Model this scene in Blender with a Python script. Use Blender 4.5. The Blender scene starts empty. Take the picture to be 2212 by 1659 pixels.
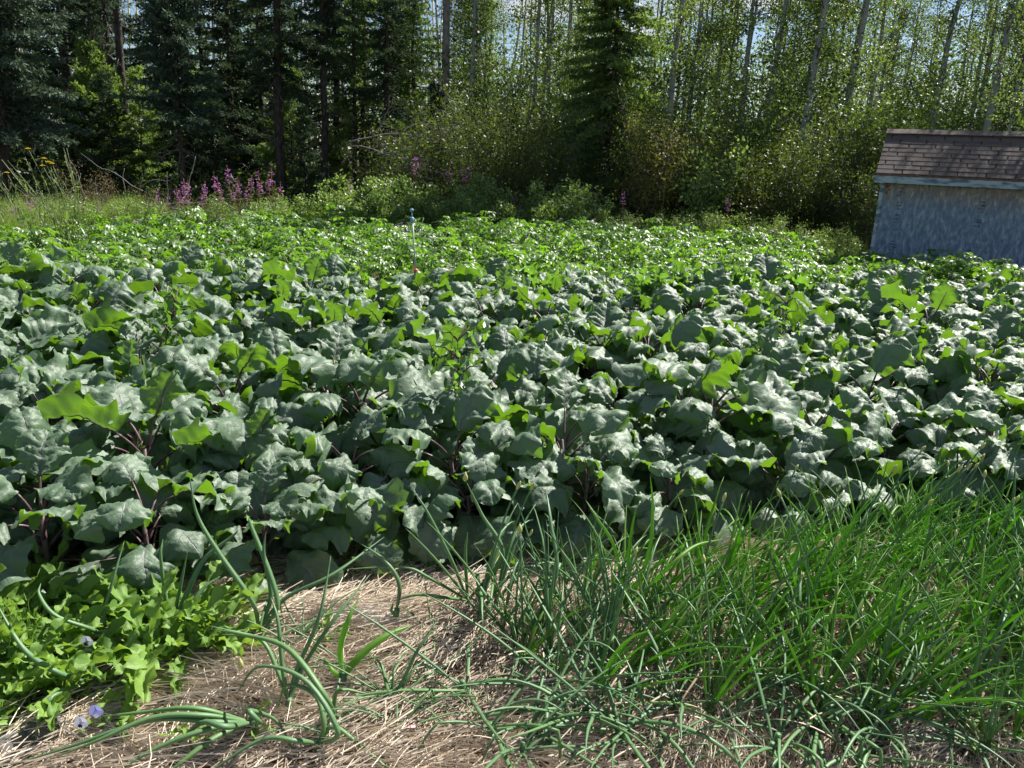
import bpy, math, random
import numpy as np
from mathutils import Matrix, Vector, Euler

sc = bpy.context.scene
C = sc.collection
R = math.radians
PI = math.pi

# ------------------------------------------------------------------ camera
PITCH, ROLL, CAMH = R(16.0), R(2.5), 1.5
cam = bpy.data.cameras.new("camera"); camo = bpy.data.objects.new("camera", cam); C.objects.link(camo)
cam.sensor_width = 36; cam.lens = 28.25; cam.clip_end = 600; cam.clip_start = 0.02
camR = Matrix.Rotation(PI/2 - PITCH, 3, 'X') @ Matrix.Rotation(ROLL, 3, 'Z')
camo.matrix_world = Matrix.Translation((0, 0, CAMH)) @ camR.to_4x4()
sc.camera = camo
# ------------------------------------------------------------------ sky
SUN_AZ, SUN_EL = R(45), R(48)          # azimuth clockwise from +Y
w = bpy.data.worlds.new("World"); sc.world = w; w.use_nodes = True
nt = w.node_tree; nt.nodes.clear()
out = nt.nodes.new('ShaderNodeOutputWorld'); bg = nt.nodes.new('ShaderNodeBackground')
sky = nt.nodes.new('ShaderNodeTexSky'); sky.sky_type = 'NISHITA'; sky.sun_disc = False
sky.sun_elevation = SUN_EL; sky.sun_rotation = SUN_AZ; sky.air_density = 1.0; sky.dust_density = 0.6; sky.altitude = 1500
tc = nt.nodes.new('ShaderNodeTexCoord'); mp = nt.nodes.new('ShaderNodeMapping'); mp.inputs['Scale'].default_value = (1.4, 1.4, 4.5)
nz = nt.nodes.new('ShaderNodeTexNoise'); nz.inputs['Scale'].default_value = 3.0; nz.inputs['Detail'].default_value = 7
cr = nt.nodes.new('ShaderNodeValToRGB'); cr.color_ramp.elements[0].position = 0.53; cr.color_ramp.elements[1].position = 0.64
mx = nt.nodes.new('ShaderNodeMix'); mx.data_type = 'RGBA'; mx.inputs[7].default_value = (6.8, 7.0, 7.3, 1)
nt.links.new(tc.outputs['Generated'], mp.inputs[0]); nt.links.new(mp.outputs[0], nz.inputs[0])
nt.links.new(nz.outputs[0], cr.inputs[0]); nt.links.new(cr.outputs[0], mx.inputs[0])
nt.links.new(sky.outputs[0], mx.inputs[6]); nt.links.new(mx.outputs[2], bg.inputs[0])
bg.inputs[1].default_value = 0.05
nt.links.new(bg.outputs[0], out.inputs[0])
# ------------------------------------------------------------------ sun
sl = bpy.data.lights.new("sun", 'SUN'); slo = bpy.data.objects.new("sun", sl); C.objects.link(slo)
sl.energy = 5.0; sl.angle = R(0.5); sl.color = (1.0, 0.955, 0.88)
sd = Vector((math.sin(SUN_AZ)*math.cos(SUN_EL), math.cos(SUN_AZ)*math.cos(SUN_EL), math.sin(SUN_EL)))
slo.rotation_euler = sd.to_track_quat('Z', 'Y').to_euler(); slo.location = sd*40
# ------------------------------------------------------------------ view
sc.view_settings.view_transform = 'Standard'; sc.view_settings.look = 'None'
sc.view_settings.exposure = 1.15; sc.view_settings.gamma = 1.0; sc.view_settings.use_curve_mapping = False
cy = sc.cycles
cy.max_bounces = 5; cy.diffuse_bounces = 2; cy.glossy_bounces = 2; cy.transmission_bounces = 3; cy.transparent_max_bounces = 4
cy.caustics_reflective = False; cy.caustics_refractive = False; cy.use_denoising = True
cy.sample_clamp_indirect = 4.0; cy.use_adaptive_sampling = True; cy.adaptive_threshold = 0.02

# ------------------------------------------------------------------ picture to place helpers (real depths)
FPX = 1736/2212
def ray(px, py):
    return camR @ Vector(((px-1106)/2212/FPX, (829.5-py)/2212/FPX, -1.0))
def atz(px, py, z=0.0):
    d = ray(px, py); t = (z-CAMH)/d.z
    return Vector((d.x*t, d.y*t, z))
def aty(px, py, y):
    d = ray(px, py); t = y/d.y
    return Vector((d.x*t, y, CAMH+d.z*t))
def column_of(x, y, z=.5):
    q = camR.transposed() @ Vector((x, y, z-CAMH)); return 1106+2212*FPX*q.x/-q.z
MARKS = ((150, 'the yellow flowers'), (330, 'the brush pile'), (470, 'the blue spruce'), (630, 'the sunlit spruce trunk'), (790, 'the slim spruce trunk'), (980, 'the sprinkler'), (1200, 'the upright herbs'), (1390, 'the full spruce'), (1620, 'the straight aspen'), (1860, 'the leaning aspens'), (2050, 'the shed corner'), (9999, 'the shed wall'))
def mark(x, y, z=.5):
    c = column_of(x, y, z)
    for lim, nm in MARKS:
        if c < lim: return nm
ORD = ('first', 'second', 'third', 'fourth', 'fifth', 'sixth', 'seventh', 'eighth', 'ninth', 'tenth', 'eleventh', 'twelfth', 'thirteenth', 'fourteenth', 'fifteenth', 'sixteenth', 'seventeenth', 'eighteenth', 'nineteenth', 'twentieth', 'twenty-first', 'twenty-second', 'twenty-third', 'twenty-fourth', 'twenty-fifth')
def smooth(a, b, x):
    t = np.clip((x-a)/(b-a), 0, 1); return t*t*(3-2*t)
def bedfront(x):                                  # line where the kale bed begins
    return 2.52 + 0.27*(x+0.8)
def gh(x, y):                                     # height of the soil
    d = bedfront(x) - y
    bed = 0.10*smooth(-0.1, 0.45, d)
    return bed*smooth(2.2, 1.4, d) + 0.012*np.sin(x*3.1+y*1.7) + 0.010*np.sin(x*5.7-y*4.3)

# ------------------------------------------------------------------ mesh collector
class MB:
    def __init__(s): s.v=[]; s.f=[]; s.a=[]; s.m=[]; s.n=0
    def raw(s, V, F, A=None, mi=0):
        V = np.asarray(V, float).reshape(-1, 3); F = np.asarray(F, int).reshape(-1, 4)
        if A is None: A = np.zeros((len(V), 3))
        A = np.broadcast_to(np.asarray(A, float), (len(V), 3))
        s.v.append(V); s.f.append(F+s.n); s.a.append(A); s.m.append(np.full(len(F), mi)); s.n += len(V)
    def grid(s, P, A=None, mi=0, wrap=False, drop=None):
        nu, nv = P.shape[:2]
        i = np.arange(nu*nv).reshape(nu, nv)
        if wrap: i = np.concatenate([i, i[:, :1]], 1)
        F = np.stack([i[:-1, :-1], i[1:, :-1], i[1:, 1:], i[:-1, 1:]], -1).reshape(-1, 4)
        if drop is not None: F = F[~drop.ravel()]
        if A is not None: A = np.broadcast_to(A, P.shape).reshape(-1, 3)
        s.raw(P.reshape(-1, 3), F, A, mi)
    def tube(s, path, rad, k=6, tint=0.0, mi=0, flat=1.0, caps=True):
        P = np.asarray(path, float); n = len(P)
        rad = np.broadcast_to(np.asarray(rad, float), (n,)).copy()
        if caps and n > 1:
            P = np.concatenate([P[:1], P, P[-1:]]); rad = np.concatenate([[1e-5], rad, [1e-5]]); n += 2
        T = np.gradient(P, axis=0); T[0] = P[min(2, n-1)]-P[0]; T[-1] = P[-1]-P[max(0, n-3)]
        T /= np.linalg.norm(T, axis=1, keepdims=True)+1e-12
        up = np.array([0.31, 0.17, 0.93]) if abs(T[n//2][2]) < 0.85 else np.array([0.95, 0.2, 0.1])
        U = np.cross(T, up); U /= np.linalg.norm(U, axis=1, keepdims=True)+1e-12
        W = np.cross(T, U)
        a = np.linspace(0, 2*PI, k, endpoint=False)
        G = P[:, None]+rad[:, None, None]*(np.cos(a)[None, :, None]*U[:, None]+flat*np.sin(a)[None, :, None]*W[:, None])
        A = np.zeros((n, k, 3)); A[..., 0] = (a/(2*PI))[None]; A[..., 1] = np.linspace(0, 1, n)[:, None]; A[..., 2] = tint
        s.grid(G, A, mi, True)
    def box(s, c, d, mi=0, rz=0.0, A=None):
        x, y, z = np.array(d)/2
        V = np.array([[-x,-y,-z],[x,-y,-z],[x,y,-z],[-x,y,-z],[-x,-y,z],[x,-y,z],[x,y,z],[-x,y,z]])
        if rz: V = V @ np.array([[math.cos(rz), math.sin(rz), 0], [-math.sin(rz), math.cos(rz), 0], [0,0,1]])
        s.raw(V+np.array(c), [[0,3,2,1],[4,5,6,7],[0,1,5,4],[1,2,6,5],[2,3,7,6],[3,0,4,7]], A, mi)
    def leaves(s, P, D, N, L, W, tint, rows=((0,.05),(.35,1),(.7,.75),(1,.04)), curl=0.25, fold=0.25, mi=0):
        """many small leaves at once: base P, direction D, normal N"""
        n = len(P)
        if n == 0: return
        D = D/(np.linalg.norm(D, axis=1, keepdims=True)+1e-9)
        S = np.cross(D, N); S /= np.linalg.norm(S, axis=1, keepdims=True)+1e-9
        N = np.cross(S, D)
        L = np.broadcast_to(L, (n,)); W = np.broadcast_to(W, (n,)); tint = np.broadcast_to(tint, (n,))
        rt = np.array([r[0] for r in rows]); rw = np.array([r[1] for r in rows]); sv = np.array([-1, 0, 1.])
        lt = L[:, None, None]*rt[None, :, None]
        ws = (W/2)[:, None, None]*rw[None, :, None]*sv[None, None, :]
        h = -curl*L[:, None, None]*(rt**2)[None, :, None] + fold*np.abs(ws)
        G = P[:, None, None]+lt[..., None]*D[:, None, None]+ws[..., None]*S[:, None, None]+h[..., None]*N[:, None, None]
        nr = len(rows); G = G.reshape(n, nr*3, 3)
        f = []
        for r in range(nr-1):
            for c in range(2): f.append([r*3+c, (r+1)*3+c, (r+1)*3+c+1, r*3+c+1])
        F = (np.array(f)[None]+(np.arange(n)*nr*3)[:, None, None]).reshape(-1, 4)
        A = np.zeros((n, nr, 3, 3)); A[..., 0] = sv[None, None]; A[..., 1] = rt[None, :, None]; A[..., 2] = tint[:, None, None]
        s.raw(G, F, A.reshape(-1, 3), mi)
    def chips(s, P, D, N, L, W, tint, mi=0):
        """many tiny diamond leaves (far trees)"""
        n = len(P)
        D = D/(np.linalg.norm(D, axis=1, keepdims=True)+1e-9)
        S = np.cross(D, N); S /= np.linalg.norm(S, axis=1, keepdims=True)+1e-9
        L = np.broadcast_to(L, (n,))[:, None]; W = np.broadcast_to(W, (n,))[:, None]
        G = np.stack([P, P+D*L*.45+S*W*.5, P+D*L, P+D*L*.45-S*W*.5], 1)
        A = np.zeros((n, 4, 3)); A[..., 2] = np.broadcast_to(tint, (n,))[:, None]; A[:, :, 1] = (0, .5, 1, .5); A[:, :, 0] = (0, 1, 0, -1)
        s.raw(G, np.arange(4*n).reshape(n, 4), A.reshape(-1, 3), mi)
    def mesh(s, name, mats, sm=True):
        V = np.concatenate(s.v); F = np.concatenate(s.f); A = np.concatenate(s.a); MI = np.concatenate(s.m)
        me = bpy.data.meshes.new(name)
        me.vertices.add(len(V)); me.vertices.foreach_set('co', V.astype(np.float32).ravel())
        me.loops.add(F.size); me.loops.foreach_set('vertex_index', F.astype(np.int32).ravel())
        me.polygons.add(len(F)); me.polygons.foreach_set('loop_start', (np.arange(len(F))*4).astype(np.int32))
        me.polygons.foreach_set('loop_total', np.full(len(F), 4, np.int32))
        for m in (mats if isinstance(mats, (list, tuple)) else [mats]): me.materials.append(m)
        me.polygons.foreach_set('material_index', MI.astype(np.int32))
        me.polygons.foreach_set('use_smooth', np.full(len(F), sm))
        at = me.attributes.new('luv', 'FLOAT_VECTOR', 'POINT'); at.data.foreach_set('vector', A.astype(np.float32).ravel())
        me.update(calc_edges=True)
        return me
    def obj(s, name, mats, parent=None, sm=True):
        o = bpy.data.objects.new(name, s.mesh(name, mats, sm)); C.objects.link(o)
        if parent: o.parent = parent
        return o

def tag(o, label=None, cat=None, group=None, kind=None):
    if label: o['label'] = label
    if cat: o['category'] = cat
    if group: o['group'] = group
    if kind: o['kind'] = kind
    return o
def empty(name, label, cat, loc=(0,0,0), rz=0.0, group=None):
    o = bpy.data.objects.new(name, None); C.objects.link(o); o.location = loc; o.rotation_euler = (0,0,rz)
    o.empty_display_size = 0.1
    return tag(o, label, cat, group)
KIDS = {}
def part(mb, name, mats, parent, sm=True):
    o = mb.obj(name, mats, parent, sm); KIDS.setdefault(parent.name, []).append(o); return o
USED = set()
def put(proto, loc, rz=0.0, s=1.0, label=None, group=None, tilt=(0, 0)):
    """place a thing: the prototype itself the first time, afterwards a copy with copies of its parts"""
    if proto.name in USED:
        r = proto.copy(); C.objects.link(r)
        for ch in KIDS.get(proto.name, []):
            c = ch.copy(); C.objects.link(c); c.parent = r
    else:
        USED.add(proto.name); r = proto
    r.location = loc; r.rotation_euler = (tilt[0], tilt[1], rz); r.scale = (s, s, s)
    if label: r['label'] = label
    if group: r['group'] = group
    return r

# ------------------------------------------------------------------ materials
def newmat(name):
    m = bpy.data.materials.new(name); m.use_nodes = True; n = m.node_tree; n.nodes.clear()
    o = n.nodes.new('ShaderNodeOutputMaterial'); return m, n, o
def N(n, t, **kw):
    x = n.nodes.new(t)
    for k, v in kw.items():
        if k.startswith('i_'): x.inputs[k[2:].replace('_', ' ')].default_value = v
        else: setattr(x, k, v)
    return x
def mixc(n, fac, a, b, mode='MIX'):
    x = n.nodes.new('ShaderNodeMix'); x.data_type = 'RGBA'; x.blend_type = mode
    for idx, v in ((0, fac), (6, a), (7, b)):
        if isinstance(v, bpy.types.NodeSocket): n.links.new(v, x.inputs[idx])
        else: x.inputs[idx].default_value = v if idx == 0 else (*v, 1)
    return x.outputs[2]
def mth(n, op, a, b=None, c=None):
    x = n.nodes.new('ShaderNodeMath'); x.operation = op
    for i, v in enumerate((a, b, c)):
        if v is None: continue
        if isinstance(v, bpy.types.NodeSocket): n.links.new(v, x.inputs[i])
        else: x.inputs[i].default_value = v
    return x.outputs[0]
def ramp(n, fac, stops):
    x = n.nodes.new('ShaderNodeValToRGB'); e = x.color_ramp.elements
    while len(e) > 1: e.remove(e[-1])
    e[0].position = stops[0][0]; e[0].color = (*stops[0][1], 1)
    for p, c in stops[1:]:
        k = e.new(p); k.color = (*c, 1)
    n.links.new(fac, x.inputs[0]); return x.outputs[0]

def leafmat(name, cols, back, trans, tw=0.35, rough=0.45, spec=0.5, vein=None, veinw=0.03, nveins=0, bump=0.0, bscale=60, tipc=None, basec=None, patch=None, odd=None):
    m, n, o = newmat(name); L = n.links
    at = N(n, 'ShaderNodeAttribute', attribute_name='luv'); sp = N(n, 'ShaderNodeSeparateXYZ'); L.new(at.outputs['Vector'], sp.inputs[0])
    u, v, t = sp.outputs
    oi = N(n, 'ShaderNodeObjectInfo')
    f = mth(n, 'FRACT', mth(n, 'ADD', t, mth(n, 'MULTIPLY', oi.outputs['Random'], 0.25)))
    col = ramp(n, t, [(i/(len(cols)-1), c) for i, c in enumerate(cols)])
    col = mixc(n, mth(n, 'MULTIPLY', oi.outputs['Random'], 0.35), col, cols[-1])
    if patch:
        tcn = N(n, 'ShaderNodeTexCoord'); pn = N(n, 'ShaderNodeTexNoise', i_Scale=patch[1], i_Detail=3.0); L.new(tcn.outputs['Object'], pn.inputs[0])
        col = mixc(n, mth(n, 'MULTIPLY', ramp(n, pn.outputs[0], [(.42, (0,0,0)), (.62, (1,1,1))]), patch[2]), col, patch[0])
    if basec: col = mixc(n, ramp(n, v, [(.0, (1,1,1)), (basec[1], (0,0,0))]), col, basec[0])
    if tipc: col = mixc(n, ramp(n, v, [(tipc[1], (0,0,0)), (1.0, (1,1,1))]), col, tipc[0])
    if odd: col = mixc(n, mth(n, 'GREATER_THAN', t, .965), col, odd)
    geo = N(n, 'ShaderNodeNewGeometry')
    colb = mixc(n, 0.5, col, back); col2 = mixc(n, geo.outputs['Backfacing'], col, colb)
    tcol = mixc(n, t, trans, tuple(min(1, c*1.35) for c in trans))
    hgt = None
    if vein:
        au = mth(n, 'ABSOLUTE', u)
        mid = mth(n, 'SUBTRACT', 1.0, mth(n, 'MINIMUM', 1.0, mth(n, 'DIVIDE', au, mth(n, 'ADD', veinw, mth(n, 'MULTIPLY', mth(n, 'SUBTRACT', 1.0, v), veinw*2)))))
        mask = mid
        if nveins:
            q = mth(n, 'FRACT', mth(n, 'SUBTRACT', mth(n, 'MULTIPLY', v, float(nveins)), mth(n, 'MULTIPLY', au, 1.7)))
            dq = mth(n, 'MINIMUM', q, mth(n, 'SUBTRACT', 1.0, q))
            side = mth(n, 'MULTIPLY', mth(n, 'SUBTRACT', 1.0, mth(n, 'MINIMUM', 1.0, mth(n, 'DIVIDE', dq, 0.07))), mth(n, 'SUBTRACT', 1.0, au))
            mask = mth(n, 'MAXIMUM', mid, mth(n, 'MULTIPLY', side, 0.55))
        mk = mth(n, 'MULTIPLY', mask, 0.85)
        col2 = mixc(n, mk, col2, vein); tcol = mixc(n, mk, tcol, tuple(c*.6 for c in vein)); hgt = mask
    p = N(n, 'ShaderNodeBsdfPrincipled'); L.new(col2, p.inputs['Base Color'])
    p.inputs['Roughness'].default_value = rough; p.inputs['Specular IOR Level'].default_value = spec
    if bump:
        tcn = N(n, 'ShaderNodeTexCoord')
        vo = N(n, 'ShaderNodeTexNoise', i_Scale=float(bscale), i_Detail=2.5); L.new(tcn.outputs['Object'], vo.inputs[0])
        h = vo.outputs[0]
        if hgt is not None: h = mth(n, 'SUBTRACT', h, mth(n, 'MULTIPLY', hgt, 0.6))
        b = N(n, 'ShaderNodeBump', i_Strength=bump, i_Distance=0.006); L.new(h, b.inputs['Height']); L.new(b.outputs[0], p.inputs['Normal'])
    if tw > 0:
        tr = N(n, 'ShaderNodeBsdfTranslucent'); L.new(tcol, tr.inputs[0])
        ms = N(n, 'ShaderNodeMixShader'); ms.inputs[0].default_value = tw
        L.new(p.outputs[0], ms.inputs[1]); L.new(tr.outputs[0], ms.inputs[2]); L.new(ms.outputs[0], o.inputs[0])
    else: L.new(p.outputs[0], o.inputs[0])
    return m
def solidmat(name, c1, c2, scale=20, rough=0.8, spec=0.3, bump=0.2, stretch=(1,1,1), detail=6, dist=0.01, coord='Object', pos=(.35,.65)):
    m, n, o = newmat(name); L = n.links
    tcn = N(n, 'ShaderNodeTexCoord'); mpn = N(n, 'ShaderNodeMapping'); mpn.inputs['Scale'].default_value = stretch
    L.new(tcn.outputs[coord], mpn.inputs[0])
    no = N(n, 'ShaderNodeTexNoise', i_Scale=float(scale), i_Detail=float(detail)); L.new(mpn.outputs[0], no.inputs[0])
    col = ramp(n, no.outputs[0], [(pos[0], c1), (pos[1], c2)])
    p = N(n, 'ShaderNodeBsdfPrincipled'); L.new(col, p.inputs['Base Color'])
    p.inputs['Roughness'].default_value = rough; p.inputs['Specular IOR Level'].default_value = spec
    if bump:
        b = N(n, 'ShaderNodeBump', i_Strength=bump, i_Distance=dist); L.new(no.outputs[0], b.inputs['Height']); L.new(b.outputs[0], p.inputs['Normal'])
    L.new(p.outputs[0], o.inputs[0]); return m

M = {}
M['kale'] = leafmat('kale_leaf', [(.064,.114,.062), (.092,.148,.088), (.145,.205,.140)], (.10,.18,.07), (.24,.50,.012), 0.20, 0.56, 0.62, vein=(.24,.22,.25), veinw=.022, nveins=6, bump=.45, bscale=70)
M['kalestem'] = solidmat('kale_stem', (.08,.02,.05), (.12,.10,.08), 30, .45, .5, .1)
M['potato'] = leafmat('potato_leaf', [(.042,.108,.020), (.065,.148,.026), (.09,.18,.035)], (.12,.2,.06), (.22,.47,.018), 0.34, 0.42, 0.6, vein=(.12,.2,.05), veinw=.05)
M['potstem'] = leafmat('potato_stem', [(.09,.16,.04), (.12,.2,.05)], (.1,.18,.05), (.2,.3,.03), 0.1, .5, .4)
M['potflower'] = leafmat('potato_flower', [(.62,.52,.68), (.75,.7,.78)], (.6,.5,.65), (.5,.4,.5), .3, .6, .3)
M['onion'] = leafmat('onion_leaf', [(.085,.175,.095), (.12,.23,.115), (.12,.22,.06)], (.10,.2,.08), (.18,.42,.04), 0.16, 0.48, 0.45, tipc=((.22,.24,.06), .93), basec=((.32,.38,.2), .12), bump=.08, bscale=90)
M['onionb'] = leafmat('onion_blade', [(.10,.20,.035), (.15,.26,.045), (.23,.33,.07)], (.08,.17,.03), (.30,.62,.02), 0.42, 0.48, 0.45, tipc=((.2,.25,.05), .94), basec=((.3,.38,.16), .10))
M['bud'] = leafmat('onion_bud', [(.50,.50,.22), (.62,.60,.36)], (.4,.45,.1), (.4,.45,.1), .2, .5, .4)
M['weed'] = leafmat('weed_leaf', [(.08,.17,.028), (.13,.24,.042), (.19,.31,.065)], (.18,.28,.09), (.30,.50,.04), 0.28, 0.55, 0.35, vein=(.25,.34,.12), veinw=.03, nveins=6, bump=.35, bscale=70)
M['lily'] = leafmat('broad_leaf', [(.05,.12,.035), (.08,.16,.05)], (.1,.17,.08), (.22,.45,.03), .3, .45, .5, vein=(.14,.2,.08), veinw=.03, nveins=5)
M['grass'] = leafmat('grass_blade', [(.09,.18,.03), (.14,.24,.05), (.26,.31,.11)], (.15,.2,.06), (.3,.42,.04), .3, .5, .4)
M['willow'] = leafmat('willow_leaf', [(.028,.054,.016), (.046,.080,.022), (.085,.115,.036)], (.08,.12,.04), (.17,.25,.02), .28, .48, .4)
M['alder'] = leafmat('alder_leaf', [(.026,.060,.018), (.044,.086,.024), (.075,.115,.034)], (.07,.12,.04), (.17,.27,.025), .29, .48, .4)
M['aspen'] = leafmat('aspen_leaf', [(.038,.076,.022), (.060,.105,.03), (.10,.145,.046)], (.08,.14,.05), (.22,.33,.035), .33, .48, .4)
M['spruce'] = leafmat('spruce_needles', [(.032,.058,.028), (.048,.08,.042), (.08,.12,.075)], (.03,.05,.03), (.07,.12,.03), .16, .75, .15)
M['bspruce'] = leafmat('blue_spruce_needles', [(.05,.085,.05), (.09,.135,.09), (.17,.23,.175)], (.05,.08,.06), (.10,.15,.06), .14, .75, .15)
M['gspruce'] = leafmat('green_spruce_needles', [(.08,.13,.05), (.125,.18,.075), (.19,.25,.12)], (.08,.14,.04), (.26,.40,.05), .36, .75, .15)
M['herb'] = leafmat('herb_leaf', [(.09,.165,.045), (.135,.22,.065), (.20,.28,.11)], (.18,.25,.12), (.30,.46,.05), .36, .42, .6, vein=(.14,.2,.08), veinw=.05)
M['fireflower'] = leafmat('fireweed_flower', [(.48,.16,.50), (.62,.30,.62), (.74,.48,.72)], (.5,.2,.5), (.45,.12,.45), .3, .6, .3)
M['firestem'] = leafmat('fireweed_stem', [(.22,.07,.05), (.30,.12,.09)], (.2,.1,.08), (.3,.1,.08), .1, .6, .3)
M['fireleaf'] = leafmat('fireweed_leaf', [(.08,.13,.035), (.12,.15,.05), (.22,.12,.06)], (.12,.16,.08), (.24,.3,.04), .3, .45, .5)
M['yellow'] = leafmat('yellow_petal', [(.82,.66,.01), (.86,.72,.03)], (.75,.5,.02), (.8,.5,.0), .3, .6, .3)
M['thstem'] = leafmat('pale_stem', [(.16,.22,.07), (.22,.28,.11)], (.15,.2,.07), (.2,.3,.05), .1, .5, .4)
M['brown'] = leafmat('brown_leaf', [(.12,.08,.04), (.17,.12,.06), (.09,.10,.04)], (.12,.09,.05), (.2,.14,.04), .25, .6, .3)
M['yellowing'] = leafmat('yellowing_leaf', [(.09,.11,.03), (.15,.15,.04), (.22,.18,.06)], (.12,.14,.05), (.3,.3,.04), .3, .5, .4)
M['straw'] = leafmat('straw', [(.40,.30,.20), (.60,.49,.365), (.75,.65,.52), (.86,.79,.68)], (.4,.3,.2), (.6,.48,.3), .16, .42, .5, patch=((.25,.17,.11), 6.0, .18))
M['soil'] = solidmat('soil', (.035,.024,.016), (.10,.072,.05), 14, .95, .2, .8, dist=.03)
M['matted'] = solidmat('matted_mulch', (.10,.07,.045), (.30,.23,.16), 60, .9, .2, .8, stretch=(1,3,1), dist=.02)
M['floor'] = solidmat('forest_floor', (.02,.018,.010), (.055,.05,.025), 3, .95, .2, .6, dist=.05)
M['bark'] = solidmat('spruce_bark', (.028,.022,.019), (.095,.078,.066), 9, .9, .25, .9, stretch=(2.2,2.2,.7), dist=.03)
M['dead'] = solidmat('dead_wood', (.13,.115,.10), (.27,.245,.22), 12, .85, .25, .4, stretch=(2,2,.5))
def aspenbark():
    m, n, o = newmat('aspen_bark'); L = n.links
    tcn = N(n, 'ShaderNodeTexCoord'); mpn = N(n, 'ShaderNodeMapping'); mpn.inputs['Scale'].default_value = (1, 1, 3.2); L.new(tcn.outputs['Object'], mpn.inputs[0])
    no = N(n, 'ShaderNodeTexNoise', i_Scale=3.4, i_Detail=4.0); L.new(mpn.outputs[0], no.inputs[0])
    n2 = N(n, 'ShaderNodeTexNoise', i_Scale=1.3, i_Detail=3.0); L.new(tcn.outputs['Object'], n2.inputs[0])
    base = ramp(n, n2.outputs[0], [(.3, (.20,.21,.185)), (.7, (.38,.39,.35))])
    col = mixc(n, ramp(n, no.outputs[0], [(.61, (0,0,0)), (.67, (1,1,1))]), base, (.06,.055,.05))
    p = N(n, 'ShaderNodeBsdfPrincipled', i_Roughness=.7); L.new(col, p.inputs['Base Color']); L.new(p.outputs[0], o.inputs[0]); return m
M['abark'] = aspenbark()
M['twig'] = solidmat('twig_bark', (.05,.042,.03), (.12,.10,.075), 10, .85, .25, .3)
M['stone'] = solidmat('stone', (.07,.07,.075), (.16,.155,.15), 14, .8, .35, .5)
M['paper'] = solidmat('grey_paper', (.28,.265,.25), (.44,.42,.40), 9, .8, .3, .3)
def shedwall():
    m, n, o = newmat('weathered_wash'); L = n.links
    tcn = N(n, 'ShaderNodeTexCoord'); sp = N(n, 'ShaderNodeSeparateXYZ'); L.new(tcn.outputs['Object'], sp.inputs[0])
    mpn = N(n, 'ShaderNodeMapping'); mpn.inputs['Scale'].default_value = (1, 1, .36); mpn.inputs['Rotation'].default_value = (0, R(24), 0); L.new(tcn.outputs['Object'], mpn.inputs[0])
    a = N(n, 'ShaderNodeTexNoise', i_Scale=22.0, i_Detail=8.0, i_Roughness=.7); L.new(mpn.outputs[0], a.inputs[0])
    b = N(n, 'ShaderNodeTexNoise', i_Scale=3.0, i_Detail=5.0); L.new(tcn.outputs['Object'], b.inputs[0])
    paint = ramp(n, a.outputs[0], [(.34, (.085,.135,.22)), (.50, (.15,.215,.31)), (.66, (.36,.42,.49))])
    wood = ramp(n, a.outputs[0], [(.34, (.10,.070,.052)), (.55, (.28,.22,.17)), (.66, (.52,.50,.47))])
    # wash has worn off towards the eave, in ragged runs
    h = mth(n, 'ADD', sp.outputs[2], mth(n, 'MULTIPLY', mth(n, 'SUBTRACT', a.outputs[0], .5), .45))
    h = mth(n, 'ADD', h, mth(n, 'MULTIPLY', mth(n, 'SUBTRACT', b.outputs[0], .5), .25))
    col = mixc(n, ramp(n, h, [(1.22, (0,0,0)), (1.36, (1,1,1))][:0] or [(.0, (0,0,0)), (1.0, (1,1,1))]), paint, wood)
    mr = N(n, 'ShaderNodeMapRange'); L.new(h, mr.inputs[0]); mr.inputs[1].default_value = 1.00; mr.inputs[2].default_value = 1.27
    col = mixc(n, mr.outputs[0], paint, wood)
    pale = N(n, 'ShaderNodeMapRange'); L.new(h, pale.inputs[0]); pale.inputs[1].default_value = .5; pale.inputs[2].default_value = 1.15
    col = mixc(n, mth(n, 'MULTIPLY', pale.outputs[0], .2), col, (.25,.28,.30))
    p = N(n, 'ShaderNodeBsdfPrincipled', i_Roughness=.85); L.new(col, p.inputs['Base Color'])
    bm = N(n, 'ShaderNodeBump', i_Strength=.3, i_Distance=.004); L.new(a.outputs[0], bm.inputs['Height']); L.new(bm.outputs[0], p.inputs['Normal'])
    L.new(p.outputs[0], o.inputs[0]); return m
M['wall'] = shedwall()
M['shingle'] = leafmat('asphalt_shingle', [(.080,.066,.060), (.105,.088,.080), (.13,.11,.10)], (.15,.12,.11), (0,0,0), 0.0, .9, .2, bump=.5, bscale=220, patch=((.11,.09,.085), 2.5, .5))
M['fascia'] = solidmat('fascia_paint', (.10,.15,.21), (.34,.42,.48), 6, .75, .3, .2, stretch=(1,1,3), pos=(.38,.55))
M['stamp'] = solidmat('stamp_ink', (.045,.06,.10), (.09,.12,.18), 40, .9, .2, 0)
M['rust'] = solidmat('rust_stain', (.16,.07,.035), (.24,.13,.08), 20, .9, .2, 0)
M['pole'] = solidmat('grey_pole', (.40,.42,.42), (.52,.53,.52), 20, .45, .5, 0)
M['teal'] = solidmat('teal_plastic', (.02,.15,.18), (.03,.2,.22), 20, .4, .5, 0)
M['red'] = solidmat('red_plastic', (.62,.06,.02), (.7,.09,.03), 20, .4, .5, 0)
M['bluep'] = solidmat('blue_plastic', (.16,.33,.42), (.2,.4,.5), 20, .4, .5, 0)
M['violet'] = leafmat('violet_petal', [(.34,.33,.72), (.45,.43,.8)], (.4,.4,.75), (.4,.4,.8), .3, .6, .3)
M['palev'] = leafmat('pale_petal', [(.62,.66,.78), (.72,.74,.80)], (.6,.6,.75), (.6,.6,.75), .3, .6, .3)
M['dark'] = solidmat('dark_petal', (.02,.01,.04), (.04,.02,.07), 20, .6, .3, 0)
M['pink'] = solidmat('pink_petal', (.7,.3,.32), (.8,.45,.45), 20, .6, .3, 0)

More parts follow.
